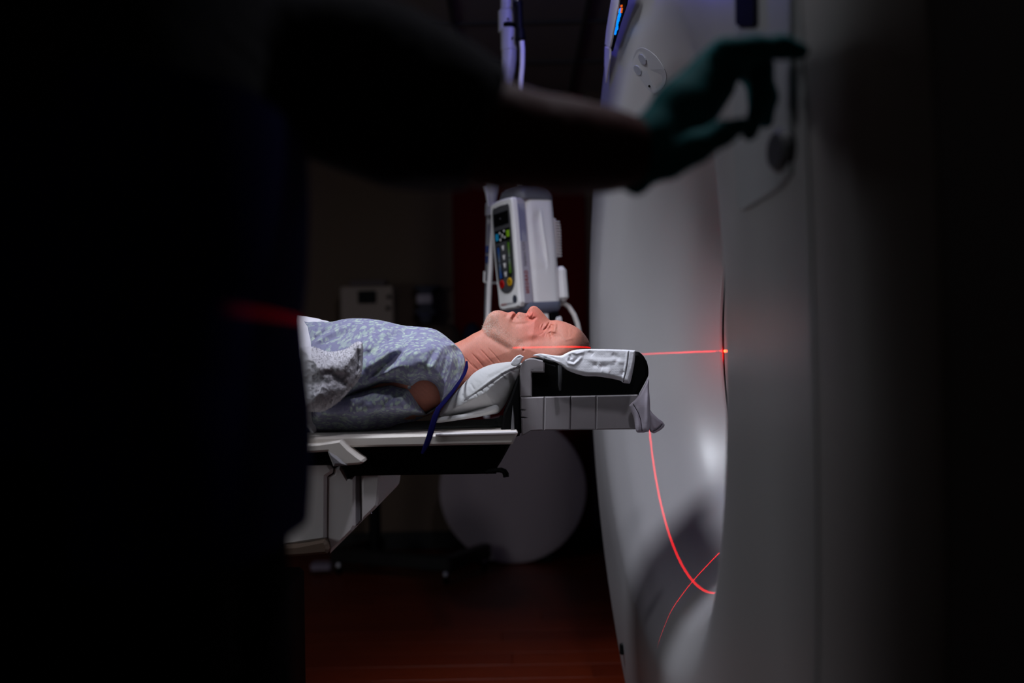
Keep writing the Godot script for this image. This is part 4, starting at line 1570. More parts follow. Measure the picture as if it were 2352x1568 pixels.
# ---------------------------------------------------------------- pillow and blanket
func bedding() -> void:
	var pl := thing("pillow", "plump white pillow with a stitched seam wedged under the neck", "pillow", at(1090, 950, 2.1))
	var r := Relief.new()
	r.setup(smooth([[1010, 955, 40], [1022, 930, 50], [1042, 905, 60], [1062, 884, 60], [1076, 869, 60], [1088, 857, 60], [1106, 845.5, 60], [1130, 836.5, 50], [1158, 832, 40], [1182, 830.5, 25], [1196, 832.5, 14], [1203.5, 836.5, 8], [1203, 840.5, 8], [1196, 850, 14], [1190, 868, 25], [1179, 893, 35], [1166, 920, 40], [1153, 940, 40], [1138, 951, 40], [1090, 956, 40], [1040, 960, 40]], true, 3), [[1040, 930, 50], [1080, 900, 95], [1110, 875, 100], [1140, 860, 85], [1165, 850, 55], [1188, 840, 22], [1150, 900, 80], [1120, 925, 85], [1160, 880, 60]], [
		[-2.2, 1.5, [1203, 838], [1180, 848], [1160, 857], [1135, 874], [1112, 890], [1085, 908], [1064, 920]], [2.5, 2.5, [1190, 839], [1160, 852], [1130, 871], [1095, 897]], [-2.2, 2.0, [1150, 858], [1162, 868]], [2, 2.2, [1155, 861], [1165, 866]], [-2, 2.2, [1172, 848], [1180, 856]], [-2, 2, [1128, 876], [1136, 884]], [-2, 2, [1105, 893], [1110, 902]], [-1.6, 2, [1118, 884], [1124, 894]], [-2, 2, [1092, 902], [1098, 912]], [-2.5, 2.5, [1176, 836], [1186, 842]], [2, 2, [1183, 834], [1194, 838]], [-2, 3, [1080, 880], [1090, 896]], [-1.5, 4, [1060, 905], [1078, 925]], [1.5, 5, [1120, 860], [1150, 845]]], 2.12)
	r.ripple = 1.2
	r.noise = FastNoiseLite.new()
	r.noise.seed = 3
	r.noise.frequency = 0.04
	put(relief(r, axis([1006, 1.5, 1208]), axis([826, 1.5, 964]), 1.0), "cushion", M.pillow, pl)
	var th := []
	for q in smooth([[1202, 839], [1180, 848.5], [1160, 857.5], [1135, 874.5], [1112, 890.5], [1085, 908.5], [1066, 919]], false, 3):
		var w: float = sqrt(maxf(r.u(Vector2(q[0], q[1])), 0.0)) / 1000.0
		th.append(at(q[0], q[1], 2.12 - w - 0.0003))
	var ss := Sh.new()
	ss.tube(th, [0.001], 6)
	put(ss, "seam", M.mid, pl)
	# folded sheet under it
	r = Relief.new()
	r.setup(smooth([[996, 966, 14], [1010, 958, 14], [1060, 951, 12], [1100, 939, 12], [1130, 930.5, 10], [1140, 929.5, 10], [1146, 935, 10], [1146, 943, 10], [1136, 949, 12], [1100, 957, 14], [1050, 965, 14], [1005, 971, 14]], true, 3), [[1020, 962, 70], [1080, 952, 80], [1130, 940, 75]], [[-3, 2, [1000, 965], [1060, 957], [1110, 946], [1138, 938]], [2, 3, [1060, 953], [1120, 936]]], 2.08)
	tag(put(relief(r, axis([992, 1.6, 1150]), axis([925, 1.3, 975]), 1.0), "folded_sheet", M.pillow), "rolled white sheet tucked between the pillow and the grey pad", "sheet")
	# blanket over the legs
	var b := thing("blanket", "white terry blanket over the patient's lap with a folded-back corner", "blanket", at(700, 950, 2.1))
	r = Relief.new()
	r.setup(smooth([[757, 740.5, 60], [740, 735, 100], [722, 730, 150], [640, 722, 170], [480, 740, 160], [250, 790, 110], [0, 805, 110], [-200, 810, 100], [-380, 765, 70], [-450, 760, 60], [-480, 900, 60], [-470, 1000, 60], [0, 1004, 60], [500, 1004, 60], [700, 1002, 60], [731, 1000, 400], [734, 900, 900], [728, 800, 900], [730, 765, 600]], true, 3), [[-420, 900, 140], [-100, 920, 180], [300, 910, 190], [600, 880, 200], [700, 850, 205], [700, 960, 212], [735, 745, 60]], [[6, 12, [650, 800], [560, 830]], [-6, 10, [660, 840], [500, 880]]], 2.2)
	put(relief(r, axis([-490, 14, 600, 4, 700, 2, 762]), axis([716, 3, 1008])), "blanket_spread", M.terry, b)
	r = Relief.new()
	r.setup(smooth([[690, 795, 40], [722, 797, 35], [750, 807, 30], [775, 806, 30], [797, 800, 25], [812, 789, 16], [824, 784, 10], [832, 787, 9]], false, 3) + smooth([[833.5, 800, 9], [832.5, 830, 9], [829, 860, 12], [818, 880, 18], [800, 900, 30], [778, 922, 35], [750, 941, 35], [735, 945, 35], [690, 945, 40]], false, 3), [[700, 820, 40], [700, 850, 60], [700, 885, 50], [700, 930, 140], [740, 806, 14], [740, 830, 66], [740, 849, 88], [740, 870, 50], [742, 886, 66], [742, 903, 112], [746, 926, 150], [775, 815, 24], [775, 840, 80], [780, 868, 40], [772, 905, 112], [805, 812, 26], [805, 838, 70], [800, 866, 44], [814, 872, 52], [826, 805, 30], [824, 850, 62], [792, 893, 92]], [[7, 3.5, [829, 788], [830, 815], [828, 845], [818, 872]], [-5, 3, [820, 792], [822, 830], [818, 860]], [-8, 8, [735, 855], [765, 858], [788, 880], [795, 885]], [-1.2, 1.5, [829, 792], [830, 830], [824, 866]]], 1.985)
	r.ripple = 3.0
	r.noise = FastNoiseLite.new()
	r.noise.seed = 8
	r.noise.frequency = 0.05
	put(relief(r, axis([690, 3, 716, 1.4, 838]), axis([780, 1.4, 950]), 0.4), "folded_corner", M.terry, b)
	# nap along it
	var hr := RandomNumberGenerator.new()
	hr.seed = 21
	var nap := Sh.new()
	var nn := 0
	while nn < 9000:
		var p := Vector2(hr.randf_range(716, 836), hr.randf_range(782, 948))
		var U := r.u(p)
		nn += 1
		if U < 1.0:
			continue
		var w := sqrt(U)
		var gr := Vector2(r.u(p + Vector2(1.5, 0)) - r.u(p - Vector2(1.5, 0)), r.u(p + Vector2(0, 1.5)) - r.u(p - Vector2(0, 1.5))) / (3.0 * r.mm)
		var no := Vector3(-gr.x, gr.y, 2.0 * w).normalized()
		var root := at(p.x, p.y, r.d0 - w / 1000.0) - no * 0.0005
		var dir := (no + Vector3(hr.randf_range(-0.7, 0.7), hr.randf_range(-0.9, 0.4), hr.randf_range(-0.5, 0.5))).normalized()
		var sd := dir.cross(Vector3(0, 0, 1)).normalized() * 0.0005
		hair(nap, root, sd, root + dir * hr.randf_range(0.002, 0.0045), (no + dir * 0.5).normalized())
	stuff(put(nap, "terry_nap", M.terry, b))


# ---------------------------------------------------------------- contrast injector on its ceiling arm
func rrect(hx: float, z0: float, z1: float, rad: float, n := 6) -> Array:
	var o := []
	for q in [[1, 1, 0], [-1, 1, 1], [-1, -1, 2], [1, -1, 3]]:
		for k in n + 1:
			var an: float = PI / 2 * (q[2] + float(k) / n)
			o.append(Vector2(q[0] * (hx - rad) + cos(an) * rad, (z1 - rad if q[1] > 0 else z0 + rad) + sin(an) * rad))
	return o


func plate(pts: Array, z: float, thick: float, bev := 0.001) -> Sh:
	var f := []
	for p in pts:
		f.append(Vector3(p[0], p[1], z))
	var sh := Sh.new()
	sh.prism(f, Vector3(0, 0, -thick), bev)
	return sh


func disc(x: float, y: float, a: float, b: float, n := 20) -> Array:
	var o := []
	for k in n:
		o.append([x + cos(TAU * k / n) * a, y + sin(TAU * k / n) * b])
	return o


func text(words: String, size: float, m: Material, parent: Node3D, where: Vector3, bs: Basis, called: String, bold := false) -> void:
	var t := TextMesh.new()
	var f := SystemFont.new()
	f.font_names = PackedStringArray(["Droid Sans"])
	if bold:
		f.font_weight = 700
	t.font = f
	t.text = words
	t.font_size = 32
	t.pixel_size = size / 32.0
	t.depth = 0.0006
	t.horizontal_alignment = HORIZONTAL_ALIGNMENT_LEFT
	var o := MeshInstance3D.new()
	o.name = called
	o.mesh = t
	o.material_override = m
	o.transform = Transform3D(bs, where)
	parent.add_child(o, true)


func injector() -> void:
	var j := thing("contrast_injector", "white contrast injector head with coloured keypad hanging behind the patient's face", "injector", at(1209, 582, 2.95))
	j.transform.basis = Basis(Vector3(0, 0, 1), deg_to_rad(3.6)) * Basis(Vector3(0, 1, 0), deg_to_rad(-59))
	var sh := Sh.new()
	# main body: lofted, with the grip ridge and hollow in its side
	var rows := PackedVector3Array()
	var ny := 46
	var cnt := 0
	for k in ny:
		var y := lerpf(-0.155, 0.158, float(k) / (ny - 1))
		var hx := 0.064 - 0.004 * smoothstep(0.0, -0.16, y)
		var base := rrect(hx, -0.078, 0.036, 0.03, 7)
		var loop := []
		for q in base.size():
			var a: Vector2 = base[q]
			var b: Vector2 = base[(q + 1) % base.size()]
			var cuts := maxi(1, int(a.distance_to(b) / 0.0022))
			for s in cuts:
				loop.append(a.lerp(b, float(s) / cuts))
		cnt = loop.size() if k == 0 else cnt
		for q in cnt:
			var p: Vector2 = loop[mini(q, loop.size() - 1)]
			if p.x > 0:
				var win := smoothstep(-0.075, 0.02, y) * smoothstep(0.128, 0.09, y)
				var zc := -0.022 - 0.01 * smoothstep(0.1, -0.07, y)
				var rid := 0.0035 * exp(-pow((p.y - zc) / 0.004, 2.0))
				var hol := -0.006 * smoothstep(zc + 0.001, zc + 0.005, p.y) * smoothstep(zc + 0.034 * win + 0.004, zc + 0.010, p.y)
				p.x += (rid + hol) * win
			rows.append(Vector3(p.x, y, p.y))
	sh.grid(rows, ny, cnt, false, true)
	var cap := []
	for q in cnt:
		cap.append(rows[(ny - 1) * cnt + q])
	local(sh, "body", M.shell, j)
	# grey cap on top, bluish band below
	sh = Sh.new()
	rows = PackedVector3Array()
	for q in [[0.0655, 0.150], [0.066, 0.156], [0.064, 0.172], [0.058, 0.188], [0.048, 0.197], [0.001, 0.199]]:
		for p in rrect(q[0], -0.079 * q[0] / 0.0655, 0.052 * q[0] / 0.0655, minf(0.03, q[0] * 0.6), 7):
			rows.append(Vector3(p.x, q[1], p.y))
	sh.grid(rows, 6, rows.size() / 6, false, true)
	local(sh, "top_cap", M.grey, j)
	sh = Sh.new()
	rows = PackedVector3Array()
	for q in [[0.062, -0.150], [0.0625, -0.156], [0.061, -0.170], [0.054, -0.183], [0.001, -0.184]]:
		for p in rrect(q[0], -0.078 * q[0] / 0.062, 0.062 * q[0] / 0.062, minf(0.028, q[0] * 0.6), 7):
			rows.append(Vector3(p.x, q[1], p.y))
	sh.grid(rows, 5, rows.size() / 5, false, true)
	local(sh, "base_band", mat(Color(0.42, 0.44, 0.52), 0.5), j)
	# recessed strip and front panel
	sh = Sh.new()
	sh.box(Vector3(0.0005, 0.0, 0.044), Vector3(0.1215, 0.310, 0.034), 0.004)
	local(sh, "side_strip", mat(Color(0.66, 0.64, 0.68), 0.5), j)
	var fp := []
	for q in smooth([[-0.064, 0.148], [-0.05, 0.157], [0.0, 0.160], [0.05, 0.157], [0.063, 0.150], [0.065, 0.10], [0.064, 0.0], [0.061, -0.12], [0.056, -0.160], [0.0, -0.163], [-0.054, -0.160], [-0.060, -0.12], [-0.065, 0.0], [-0.066, 0.1]], true, 2):
		fp.append(q)
	local(plate(fp, 0.075, 0.022, 0.005), "front_panel", M.shell, j)
	var kp := smooth([[-0.048, 0.134], [-0.03, 0.140], [0.0, 0.142], [0.03, 0.140], [0.047, 0.134], [0.050, 0.06], [0.049, -0.04], [0.045, -0.085], [0.030, -0.108], [0.0, -0.116], [-0.030, -0.108], [-0.045, -0.085], [-0.050, -0.04], [-0.051, 0.06]], true, 2)
	local(plate(kp, 0.0775, 0.004, 0.001), "keypad_panel", M.keypad, j)
	local(plate([[-0.041, 0.122], [0.042, 0.122], [0.042, 0.084], [-0.041, 0.084]], 0.0790, 0.003, 0.0008), "display", M.black, j)
	local(plate(disc(-0.003, 0.104, 0.0024, 0.0016, 10), 0.0794, 0.001, 0.0002), "display_dot", M.mid, j)
	local(plate([[-0.041, 0.072], [0.044, 0.072], [0.044, 0.036], [-0.041, 0.036]], 0.0788, 0.003, 0.0008), "key_row", M.black, j)
	local(plate([[-0.038, 0.062], [-0.022, 0.062], [-0.022, 0.042], [-0.038, 0.042]], 0.0800, 0.002, 0.0012), "cyan_key", mat(Color(0.08, 0.62, 0.82), 0.4), j)
	local(plate([[0.025, 0.065], [0.042, 0.065], [0.042, 0.045], [0.025, 0.045]], 0.0800, 0.002, 0.0012), "green_key", mat(Color(0.52, 0.72, 0.10), 0.4), j)
	for q in [[-0.0125, 0.0625, 0.0034], [-0.0115, 0.0425, 0.0036], [0.0, 0.053, 0.0055], [0.013, 0.0655, 0.0036], [0.0145, 0.0465, 0.0036]]:
		local(plate(disc(q[0], q[1], q[2], q[2] * 1.05, 12), 0.0798, 0.002, 0.0008), "white_key", M.shell, j)
	local(plate(disc(0.0, 0.053, 0.003, 0.0035, 8), 0.0802, 0.001, 0.0002), "key_mark", M.black, j)
	# two columns of chevrons on black
	local(plate(smooth([[-0.037, 0.026], [-0.020, 0.026], [-0.017, -0.02], [-0.010, -0.066], [-0.02, -0.072], [-0.036, -0.064], [-0.040, 0.0]], true, 2), 0.0788, 0.003, 0.0008), "blue_column", mat(Color(0.03, 0.05, 0.13), 0.5), j)
	local(plate(smooth([[0.023, 0.034], [0.040, 0.034], [0.043, -0.01], [0.040, -0.060], [0.026, -0.072], [0.014, -0.066], [0.019, -0.02]], true, 2), 0.0788, 0.003, 0.0008), "green_column", mat(Color(0.05, 0.10, 0.02), 0.5), j)
	for col in [[-0.028, 0.018, "blue_chevron", Color(0.12, 0.42, 0.85)], [0.031, 0.026, "green_chevron", Color(0.42, 0.68, 0.10)]]:
		for k in 14:
			var up := k < 7
			var edge := absf(k - 6.5) / 6.5
			var y: float = col[1] - 0.0062 * k - (0.003 if not up else 0.0)
			var s := 1.0 if up else -1.0
			var w := 0.0038 + 0.0026 * edge
			var c: Color = Color(0.75, 0.78, 0.8).lerp(col[3], edge)
			var key_ := "%s%d" % [col[2], k if up else 13 - k]
			if not M.has(key_):
				M[key_] = mat(c, 0.5)
			var x: float = col[0] + (0.0025 * k / 13.0 if col[0] < 0 else 0.0)
			local(plate([[x - w, y - s * 0.0026], [x, y + s * 0.0008], [x + w, y - s * 0.0026], [x + w, y - s * 0.0006], [x, y + s * 0.0032], [x - w, y - s * 0.0006]], 0.0796, 0.001, 0.0002), col[2], M[key_], j)
	for q in [[-0.001, 0.018], [0.0, -0.010], [0.001, -0.034], [0.002, -0.060]]:
		local(plate([[q[0] - 0.0065, q[1] + 0.006], [q[0] + 0.0065, q[1] + 0.0065], [q[0] + 0.0022, q[1] - 0.0075], [q[0] - 0.0022, q[1] - 0.0075]], 0.0798, 0.002, 0.0008), "arrow_key", M.shell, j)
	local(plate(disc(-0.024, -0.087, 0.0125, 0.0125), 0.0800, 0.003, 0.0012), "red_button", mat(Color(0.80, 0.03, 0.03), 0.4), j)
	local(plate(disc(0.021, -0.085, 0.0135, 0.0125), 0.0800, 0.003, 0.0012), "yellow_button", mat(Color(0.85, 0.66, 0.08), 0.4), j)
	for q in [[-0.024, -0.087], [0.021, -0.085]]:
		sh = Sh.new()
		var lp := []
		for k in 13:
			lp.append(Vector3(q[0] + 0.005 * cos(TAU * k / 12), q[1] + 0.006 * sin(TAU * k / 12), 0.0803))
		sh.tube(lp, [0.0008], 6)
		sh.box(Vector3(q[0], q[1] + 0.001, 0.0803), Vector3(0.0014, 0.007, 0.0008), 0.0002)
		local(sh, "button_mark", M.black, j)
	local(plate(disc(0.036, -0.137, 0.0125, 0.0125), 0.0756, 0.002, 0.0005), "round_badge", mat(Color(0.20, 0.22, 0.27), 0.5), j)
	var red := mat(Color(0.52, 0.10, 0.09), 0.5)
	text("MEDRAD", 0.0080, red, j, Vector3(-0.044, -0.147, 0.0756), Basis(), "lettering", true)
	text("Stellant FLEX", 0.0070, M.mid, j, Vector3(-0.012, -0.147, 0.0756), Basis(), "lettering")
	# side strip: lettering that reads upwards, and the rating label
	var side := Basis(Vector3(0, 1, 0), PI / 2) * Basis(Vector3(0, 0, 1), PI / 2)
	text("MEDRAD", 0.0165, red, j, Vector3(0.0614, -0.125, 0.045), side, "lettering", true)
	text("Stellant FLEX", 0.0125, mat(Color(0.2, 0.2, 0.23), 0.5), j, Vector3(0.0614, -0.045, 0.045), side, "lettering")
	sh = Sh.new()
	sh.box(Vector3(0.0614, 0.082, 0.0445), Vector3(0.0008, 0.110, 0.024), 0.0002)
	var lab := local(sh, "rating_label", mat(Color(0.60, 0.60, 0.66), 0.5), j)
	lab.set_meta("label", "pale label with a blue bar")
	sh = Sh.new()
	sh.box(Vector3(0.0619, 0.083, 0.0545), Vector3(0.0006, 0.107, 0.0034), 0.0001)
	local(sh, "blue_bar", mat(Color(0.04, 0.12, 0.50), 0.5), lab)
	sh = Sh.new()
	for k in 7:
		sh.box(Vector3(0.0619, 0.09 if k < 4 else 0.083, 0.050 - 0.0026 * k), Vector3(0.0005, 0.075 if k % 2 == 0 else 0.06, 0.0008), 0.0001)
	local(sh, "print_lines", mat(Color(0.22, 0.22, 0.45), 0.5), lab)
	# rear housing, ribbed hose, fittings below
	sh = Sh.new()
	sh.box(Vector3(0.03, -0.098, -0.088), Vector3(0.062, 0.105, 0.034), 0.012)
	local(sh, "rear_housing", M.shell, j)
	sh = Sh.new()
	for k in 13:
		sh.box(Vector3(0.035, 0.088 - 0.0085 * k, -0.086 - 0.008 * sin(PI * minf(1.0, (k + 2) / 6.0) * 0.5) + 0.0006 * k), Vector3(0.02, 0.0055, 0.02), 0.002)
	sh.box(Vector3(0.035, 0.045, -0.082), Vector3(0.014, 0.11, 0.014), 0.003)
	local(sh, "ribbed_hose", M.white_warm, j)
	sh = Sh.new()
	sh.box(Vector3(0.03, -0.200, -0.01), Vector3(0.05, 0.035, 0.035), 0.005)
	sh.box(Vector3(0.045, -0.205, -0.058), Vector3(0.03, 0.02, 0.022), 0.004)
	local(sh, "syringe_clamp", M.shell, j)
	sh = Sh.new()
	sh.box(Vector3(0.04, -0.193, -0.048), Vector3(0.035, 0.025, 0.03), 0.004)
	local(sh, "clamp_gap", M.black, j)  # black block stands in for the dark gap between the clamp pieces
	# hose at its right
	var hp := []
	for q in [[1278, 700, 2.97], [1294, 696, 2.97], [1306, 704, 2.97], [1318, 722, 2.97], [1326, 742, 2.97], [1333, 775, 2.97], [1336, 830, 2.98], [1330, 900, 3.0]]:
		hp.append(at(q[0], q[1], q[2]))
	sh = Sh.new()
	sh.tube(hp, [0.0075], 12)
	tag(put(sh, "hose", M.white_warm), "beige hose curving down from the right of the injector", "hose")
	# arm from the ceiling
	var a := thing("injector_suspension", "jointed white tube coming down from the ceiling to the injector", "suspension", at(1167, 0, 3.05))
	sh = Sh.new()
	sh.tube([at(1164, -330, 3.05), at(1165, 24, 3.05)], [0.021], 20)
	put(sh, "upper_tube", M.tube, a)
	sh = Sh.new()
	sh.tube([at(1162.5, 24, 3.05), at(1163.5, 76, 3.05)], [0.0255], 22)
	put(sh, "collar", M.tube, a)
	sh = Sh.new()
	sh.tube([at(1168, 54, 3.042), at(1168, 66, 3.042)], [0.0225], 22)
	put(sh, "joint_ring", M.black, a)
	sh = Sh.new()
	sh.tube([at(1169, 66, 3.04), at(1169.5, 118, 3.04)], [0.026], 22)
	put(sh, "collar", M.tube, a)
	for q in [[1167, 43, 3.022], [1177, 87, 3.012]]:
		sh = Sh.new()
		sh.tube([at(q[0], q[1], q[2]), at(q[0], q[1], q[2] - 0.004)], [0.0033], 10)
		put(sh, "screw", M.black, a)
	var pp := []
	for q in [[1169.5, 110, 3.04], [1169, 135, 3.04], [1166, 160, 3.04], [1160, 185, 3.04], [1150, 230, 3.04], [1140, 300, 3.04], [1134, 380, 3.05], [1131, 430, 3.06], [1129, 470, 3.06]]:
		pp.append(at(q[0], q[1], q[2]))
	sh = Sh.new()
	sh.tube(pp, [0.0235, 0.0235, 0.0235, 0.0235, 0.023, 0.022, 0.021, 0.019, 0.014], 20)
	put(sh, "bent_tube", M.tube, a)
	sh = Sh.new()
	sh.tube([at(1114, 425, 3.0), at(1119, 445, 3.0), at(1124, 476, 3.0)], [0.006], 10)
	put(sh, "brace", M.tube, a)
	sh = Sh.new()
	sh.tube([at(1127, 466, 3.04), at(1126.5, 496, 3.04)], [0.0165], 18)
	put(sh, "lower_joint", M.tube, a)
	sh = Sh.new()
	sh.tube([at(1150, 476, 3.02), at(1128, 484, 3.04)], [0.012], 14)
	put(sh, "link", M.tube, a)
	# rail beside the injector
	var rl := thing("equipment_rail", "slim white upright rail with a small hook left of the injector", "rail", at(1123, 760, 3.04))
	sh = Sh.new()
	sh.tube([at(1124, 494, 3.05), at(1121.5, 640, 3.05), at(1118.5, 760, 3.05), at(1118, 960, 3.05)], [0.0095], 14)
	put(sh, "upright", M.mid, rl)
	sh = Sh.new()
	sh.tube([at(1134, 490, 3.0), at(1130, 560, 3.0), at(1124, 660, 3.0), at(1120, 760, 3.0), at(1119, 900, 3.0)], [0.0075], 14)
	put(sh, "slim_tube", M.white, rl)
	sh = Sh.new()
	sh.tube([at(1113, 623, 3.04), at(1112.5, 646, 3.04), at(1118, 649, 3.04), at(1142, 650, 3.02)], [0.0038], 10)
	put(sh, "hook", M.white, rl)
	sh = Sh.new()
	for q in [[562, 583], [588, 604]]:
		sh.box((at(1120, q[0], 3.038) + at(1120, q[1], 3.038)) / 2, Vector3(0.012, 0.022, 0.006), 0.001)
	put(sh, "blue_sticker", mat(Color(0.12, 0.22, 0.45), 0.6), rl)
	# cable beside the arm
	var cbn := thing("cable", "white cable with a black plug hanging beside the ceiling arm", "cable", at(1195, 0, 3.0))
	sh = Sh.new()
	sh.tube([at(1188, -200, 3.0), at(1189, 8, 3.0)], [0.010], 14)
	put(sh, "upper_lead", M.chrome, cbn)
	sh = Sh.new()
	sh.tube([at(1190, 4, 3.0), at(1191, 12, 3.0), at(1191.5, 14, 3.0), at(1194, 66, 3.0), at(1194.5, 68, 3.0), at(1196, 88, 3.0), at(1196.5, 94, 3.0)], [0.014, 0.014, 0.0115, 0.0115, 0.0135, 0.0155, 0.012], 18)
	put(sh, "plug", M.dark, cbn)
	sh = Sh.new()
	sh.tube([at(1198, 90, 3.0), at(1200, 115, 3.0), at(1199.5, 150, 3.0), at(1196, 190, 3.0), at(1192, 230, 3.0), at(1186, 300, 3.0), at(1188, 400, 3.0), at(1200, 445, 2.98)], [0.0078], 14)
	put(sh, "lead", M.white, cbn)


# ---------------------------------------------------------------- against the back wall
func background_things() -> void:
	# white cabinet on the wall
	var a := at(781, 658, 5.45)
	var b := at(905, 800, 5.45)
	var c := thing("wall_cabinet", "beige wall cabinet with a dark panel and two round knobs behind the patient's chest", "cabinet", Vector3((a.x + b.x) / 2, b.y, -5.57))
	var sh := Sh.new()
	sh.box(Vector3((a.x + b.x) / 2, (a.y + b.y) / 2, -5.57), Vector3(b.x - a.x, a.y - b.y, 0.25), 0.008)
	put(sh, "case", mat(Color(0.62, 0.56, 0.52), 0.6), c)
	sh = Sh.new()
	var p := at(843, 682, 5.44)
	sh.box(p, Vector3(0.1, 0.07, 0.012), 0.003)
	put(sh, "dark_panel", M.dark, c)
	for q in [[893, 681], [891, 707]]:
		sh = Sh.new()
		sh.tube([at(q[0], q[1], 5.45), at(q[0], q[1], 5.43)], [0.012], 14)
		put(sh, "knob", M.dark, c)
	sh = Sh.new()
	sh.box((at(808, 651, 5.5) + at(888, 651, 5.5)) / 2, Vector3(0.2, 0.035, 0.12), 0.008)
	tag(put(sh, "tray", mat(Color(0.34, 0.29, 0.29), 0.6)), "low brownish tray lying on top of the beige wall cabinet", "tray")
	# dispenser
	var d := thing("dispenser", "dark blue wall dispenser with a white label right of the beige cabinet", "dispenser", at(977, 740, 5.6))
	sh = Sh.new()
	var dp := smooth([[957, 655], [1004, 655], [1007, 662], [992, 668], [994, 705], [1004, 716], [1000, 722], [992, 726], [990, 742], [965, 742], [963, 724], [952, 718], [951, 712], [962, 704], [961, 670], [951, 662]], true, 2)
	sh.prism(pxp(dp, 5.56), Vector3(0, 0, -0.13), 0.006)
	put(sh, "body", mat(Color(0.05, 0.05, 0.16), 0.5), d)
	sh = Sh.new()
	sh.prism(pxp([[957, 676], [991, 675], [992, 696], [958, 697]], 5.552), Vector3(0, 0, -0.01), 0.002)
	put(sh, "label_plate", mat(Color(0.72, 0.68, 0.72), 0.6), d)
	sh = Sh.new()
	sh.prism(pxp([[962, 720], [985, 720], [985, 726], [962, 726]], 5.553), Vector3(0, 0, -0.01), 0.002)
	put(sh, "push_bar", mat(Color(0.22, 0.21, 0.34), 0.6), d)
	# shelf with two bundles, seen just over the patient's neck
	var s0 := at(985, 800, 5.5)
	var s1 := at(1140, 806, 5.5)
	var sf := thing("wall_shelf", "narrow dark wall shelf hidden behind the patient's neck", "shelf", Vector3((s0.x + s1.x) / 2, s0.y, -5.55))
	sh = Sh.new()
	sh.box(Vector3((s0.x + s1.x) / 2, s0.y - 0.0125, -5.53), Vector3(s1.x - s0.x, 0.025, 0.33), 0.003)
	put(sh, "board", M.dark, sf)
	for x in [s0.x + 0.08, s1.x - 0.08]:
		sh = Sh.new()
		sh.box(Vector3(x, s0.y - 0.075, -5.60), Vector3(0.02, 0.1, 0.18), 0.003)
		put(sh, "bracket", M.dark, sf)
	for q in [[1032, 743, 27, Color(0.36, 0.31, 0.27), "beige rolled bundle on the shelf behind the patient's neck", M.wall], [1084, 740, 23, Color(0.17, 0.19, 0.27), "slate blue rolled bundle on the shelf beside the beige bundle", M.wall]]:
		var r := Relief.new()
		var yb: float = 801.0 + (q[0] - 985) * 0.0
		r.setup(smooth([[q[0] - q[2] * 0.85, yb, 40], [q[0] - q[2], yb - 18, 60], [q[0] - q[2] * 0.8, q[1] + 18, 60], [q[0] - q[2] * 0.4, q[1] + 4, 60], [q[0], q[1], 60], [q[0] + q[2] * 0.45, q[1] + 4, 60], [q[0] + q[2] * 0.85, q[1] + 18, 60], [q[0] + q[2], yb - 18, 60], [q[0] + q[2] * 0.85, yb, 40]], true, 3), [[q[0], 775, 110], [q[0], 795, 110]], [[-6, 3, [q[0] - 10, 750], [q[0] - 14, 790]]], 5.5)
		tag(put(relief(r, axis([q[0] - 36, 2.5, q[0] + 36]), axis([736, 2.5, 806])), "linen_bundle", bumpy(mat(q[3], 0.95, 0.1), noise_tex(0.05, 77, 3), 0.3, 3.0)), q[4], "bundle")
	# the big pale disc that stands on the floor
	var dc := thing("round_panel", "large pale round panel standing on the floor behind the couch", "panel", at(1178, 1292, 5.2))
	sh = Sh.new()
	var cen := at(1178, 1124, 5.2)
	var rad := 168.0 * 5.2 / F
	cen.y = rad + 0.004
	sh.tube([cen + Vector3(0, 0, 0.012), cen, cen + Vector3(0, 0, -0.028)], [rad - 0.004, rad, rad - 0.006], 96)
	put(sh, "disc", mat(Color(0.66, 0.61, 0.62), 0.7, 0.3), dc)
	sh = Sh.new()
	sh.tube([cen + Vector3(0, -0.1, -0.03), cen + Vector3(0, -0.1, -0.2)], [0.03], 16)
	sh.box(Vector3(cen.x, 0.02, cen.z - 0.12), Vector3(0.4, 0.04, 0.2), 0.006)
	sh.box(Vector3(cen.x, 0.16, cen.z - 0.14), Vector3(0.05, 0.3, 0.04), 0.006)
	put(sh, "stand", M.dark, dc)
	# dark trolley base on castors
	var tb := thing("trolley_base", "low black trolley base on castors in front of the round panel", "trolley", Vector3(-0.45, 0, -4.9))
	sh = Sh.new()
	var u0 := at(1030, 1310, 4.78)
	var v0 := at(776, 1292, 5.05)
	var w0 := at(1112, 1275, 5.08)
	var bars := [[u0, v0], [u0, w0], [v0, v0 + (w0 - u0)]]
	for q in bars:
		var aa: Vector3 = q[0]
		var bb: Vector3 = q[1]
		var dd := bb - aa
		dd.y = 0
		var bs := Basis(Vector3.UP, atan2(-dd.z, dd.x))
		var m := (aa + bb) / 2
		m.y = 0.092
		var one := Sh.new()
		one.box(m, Vector3(dd.length() + 0.06, 0.072, 0.06), 0.008, bs)
		put(one, "leg", mat(Color(0.07, 0.06, 0.06), 0.5), tb)
	sh = Sh.new()
	var pc := at(862, 1280, 5.0)
	sh.tube([Vector3(pc.x, 0.08, -5.0), Vector3(pc.x, 0.82, -5.0)], [0.03], 16)
	put(sh, "column", M.dark, tb)
	var castor_at := [u0 + Vector3(-0.01, 0, 0.02), v0 + Vector3(0.01, 0, 0.02), w0, v0 + (w0 - u0)]
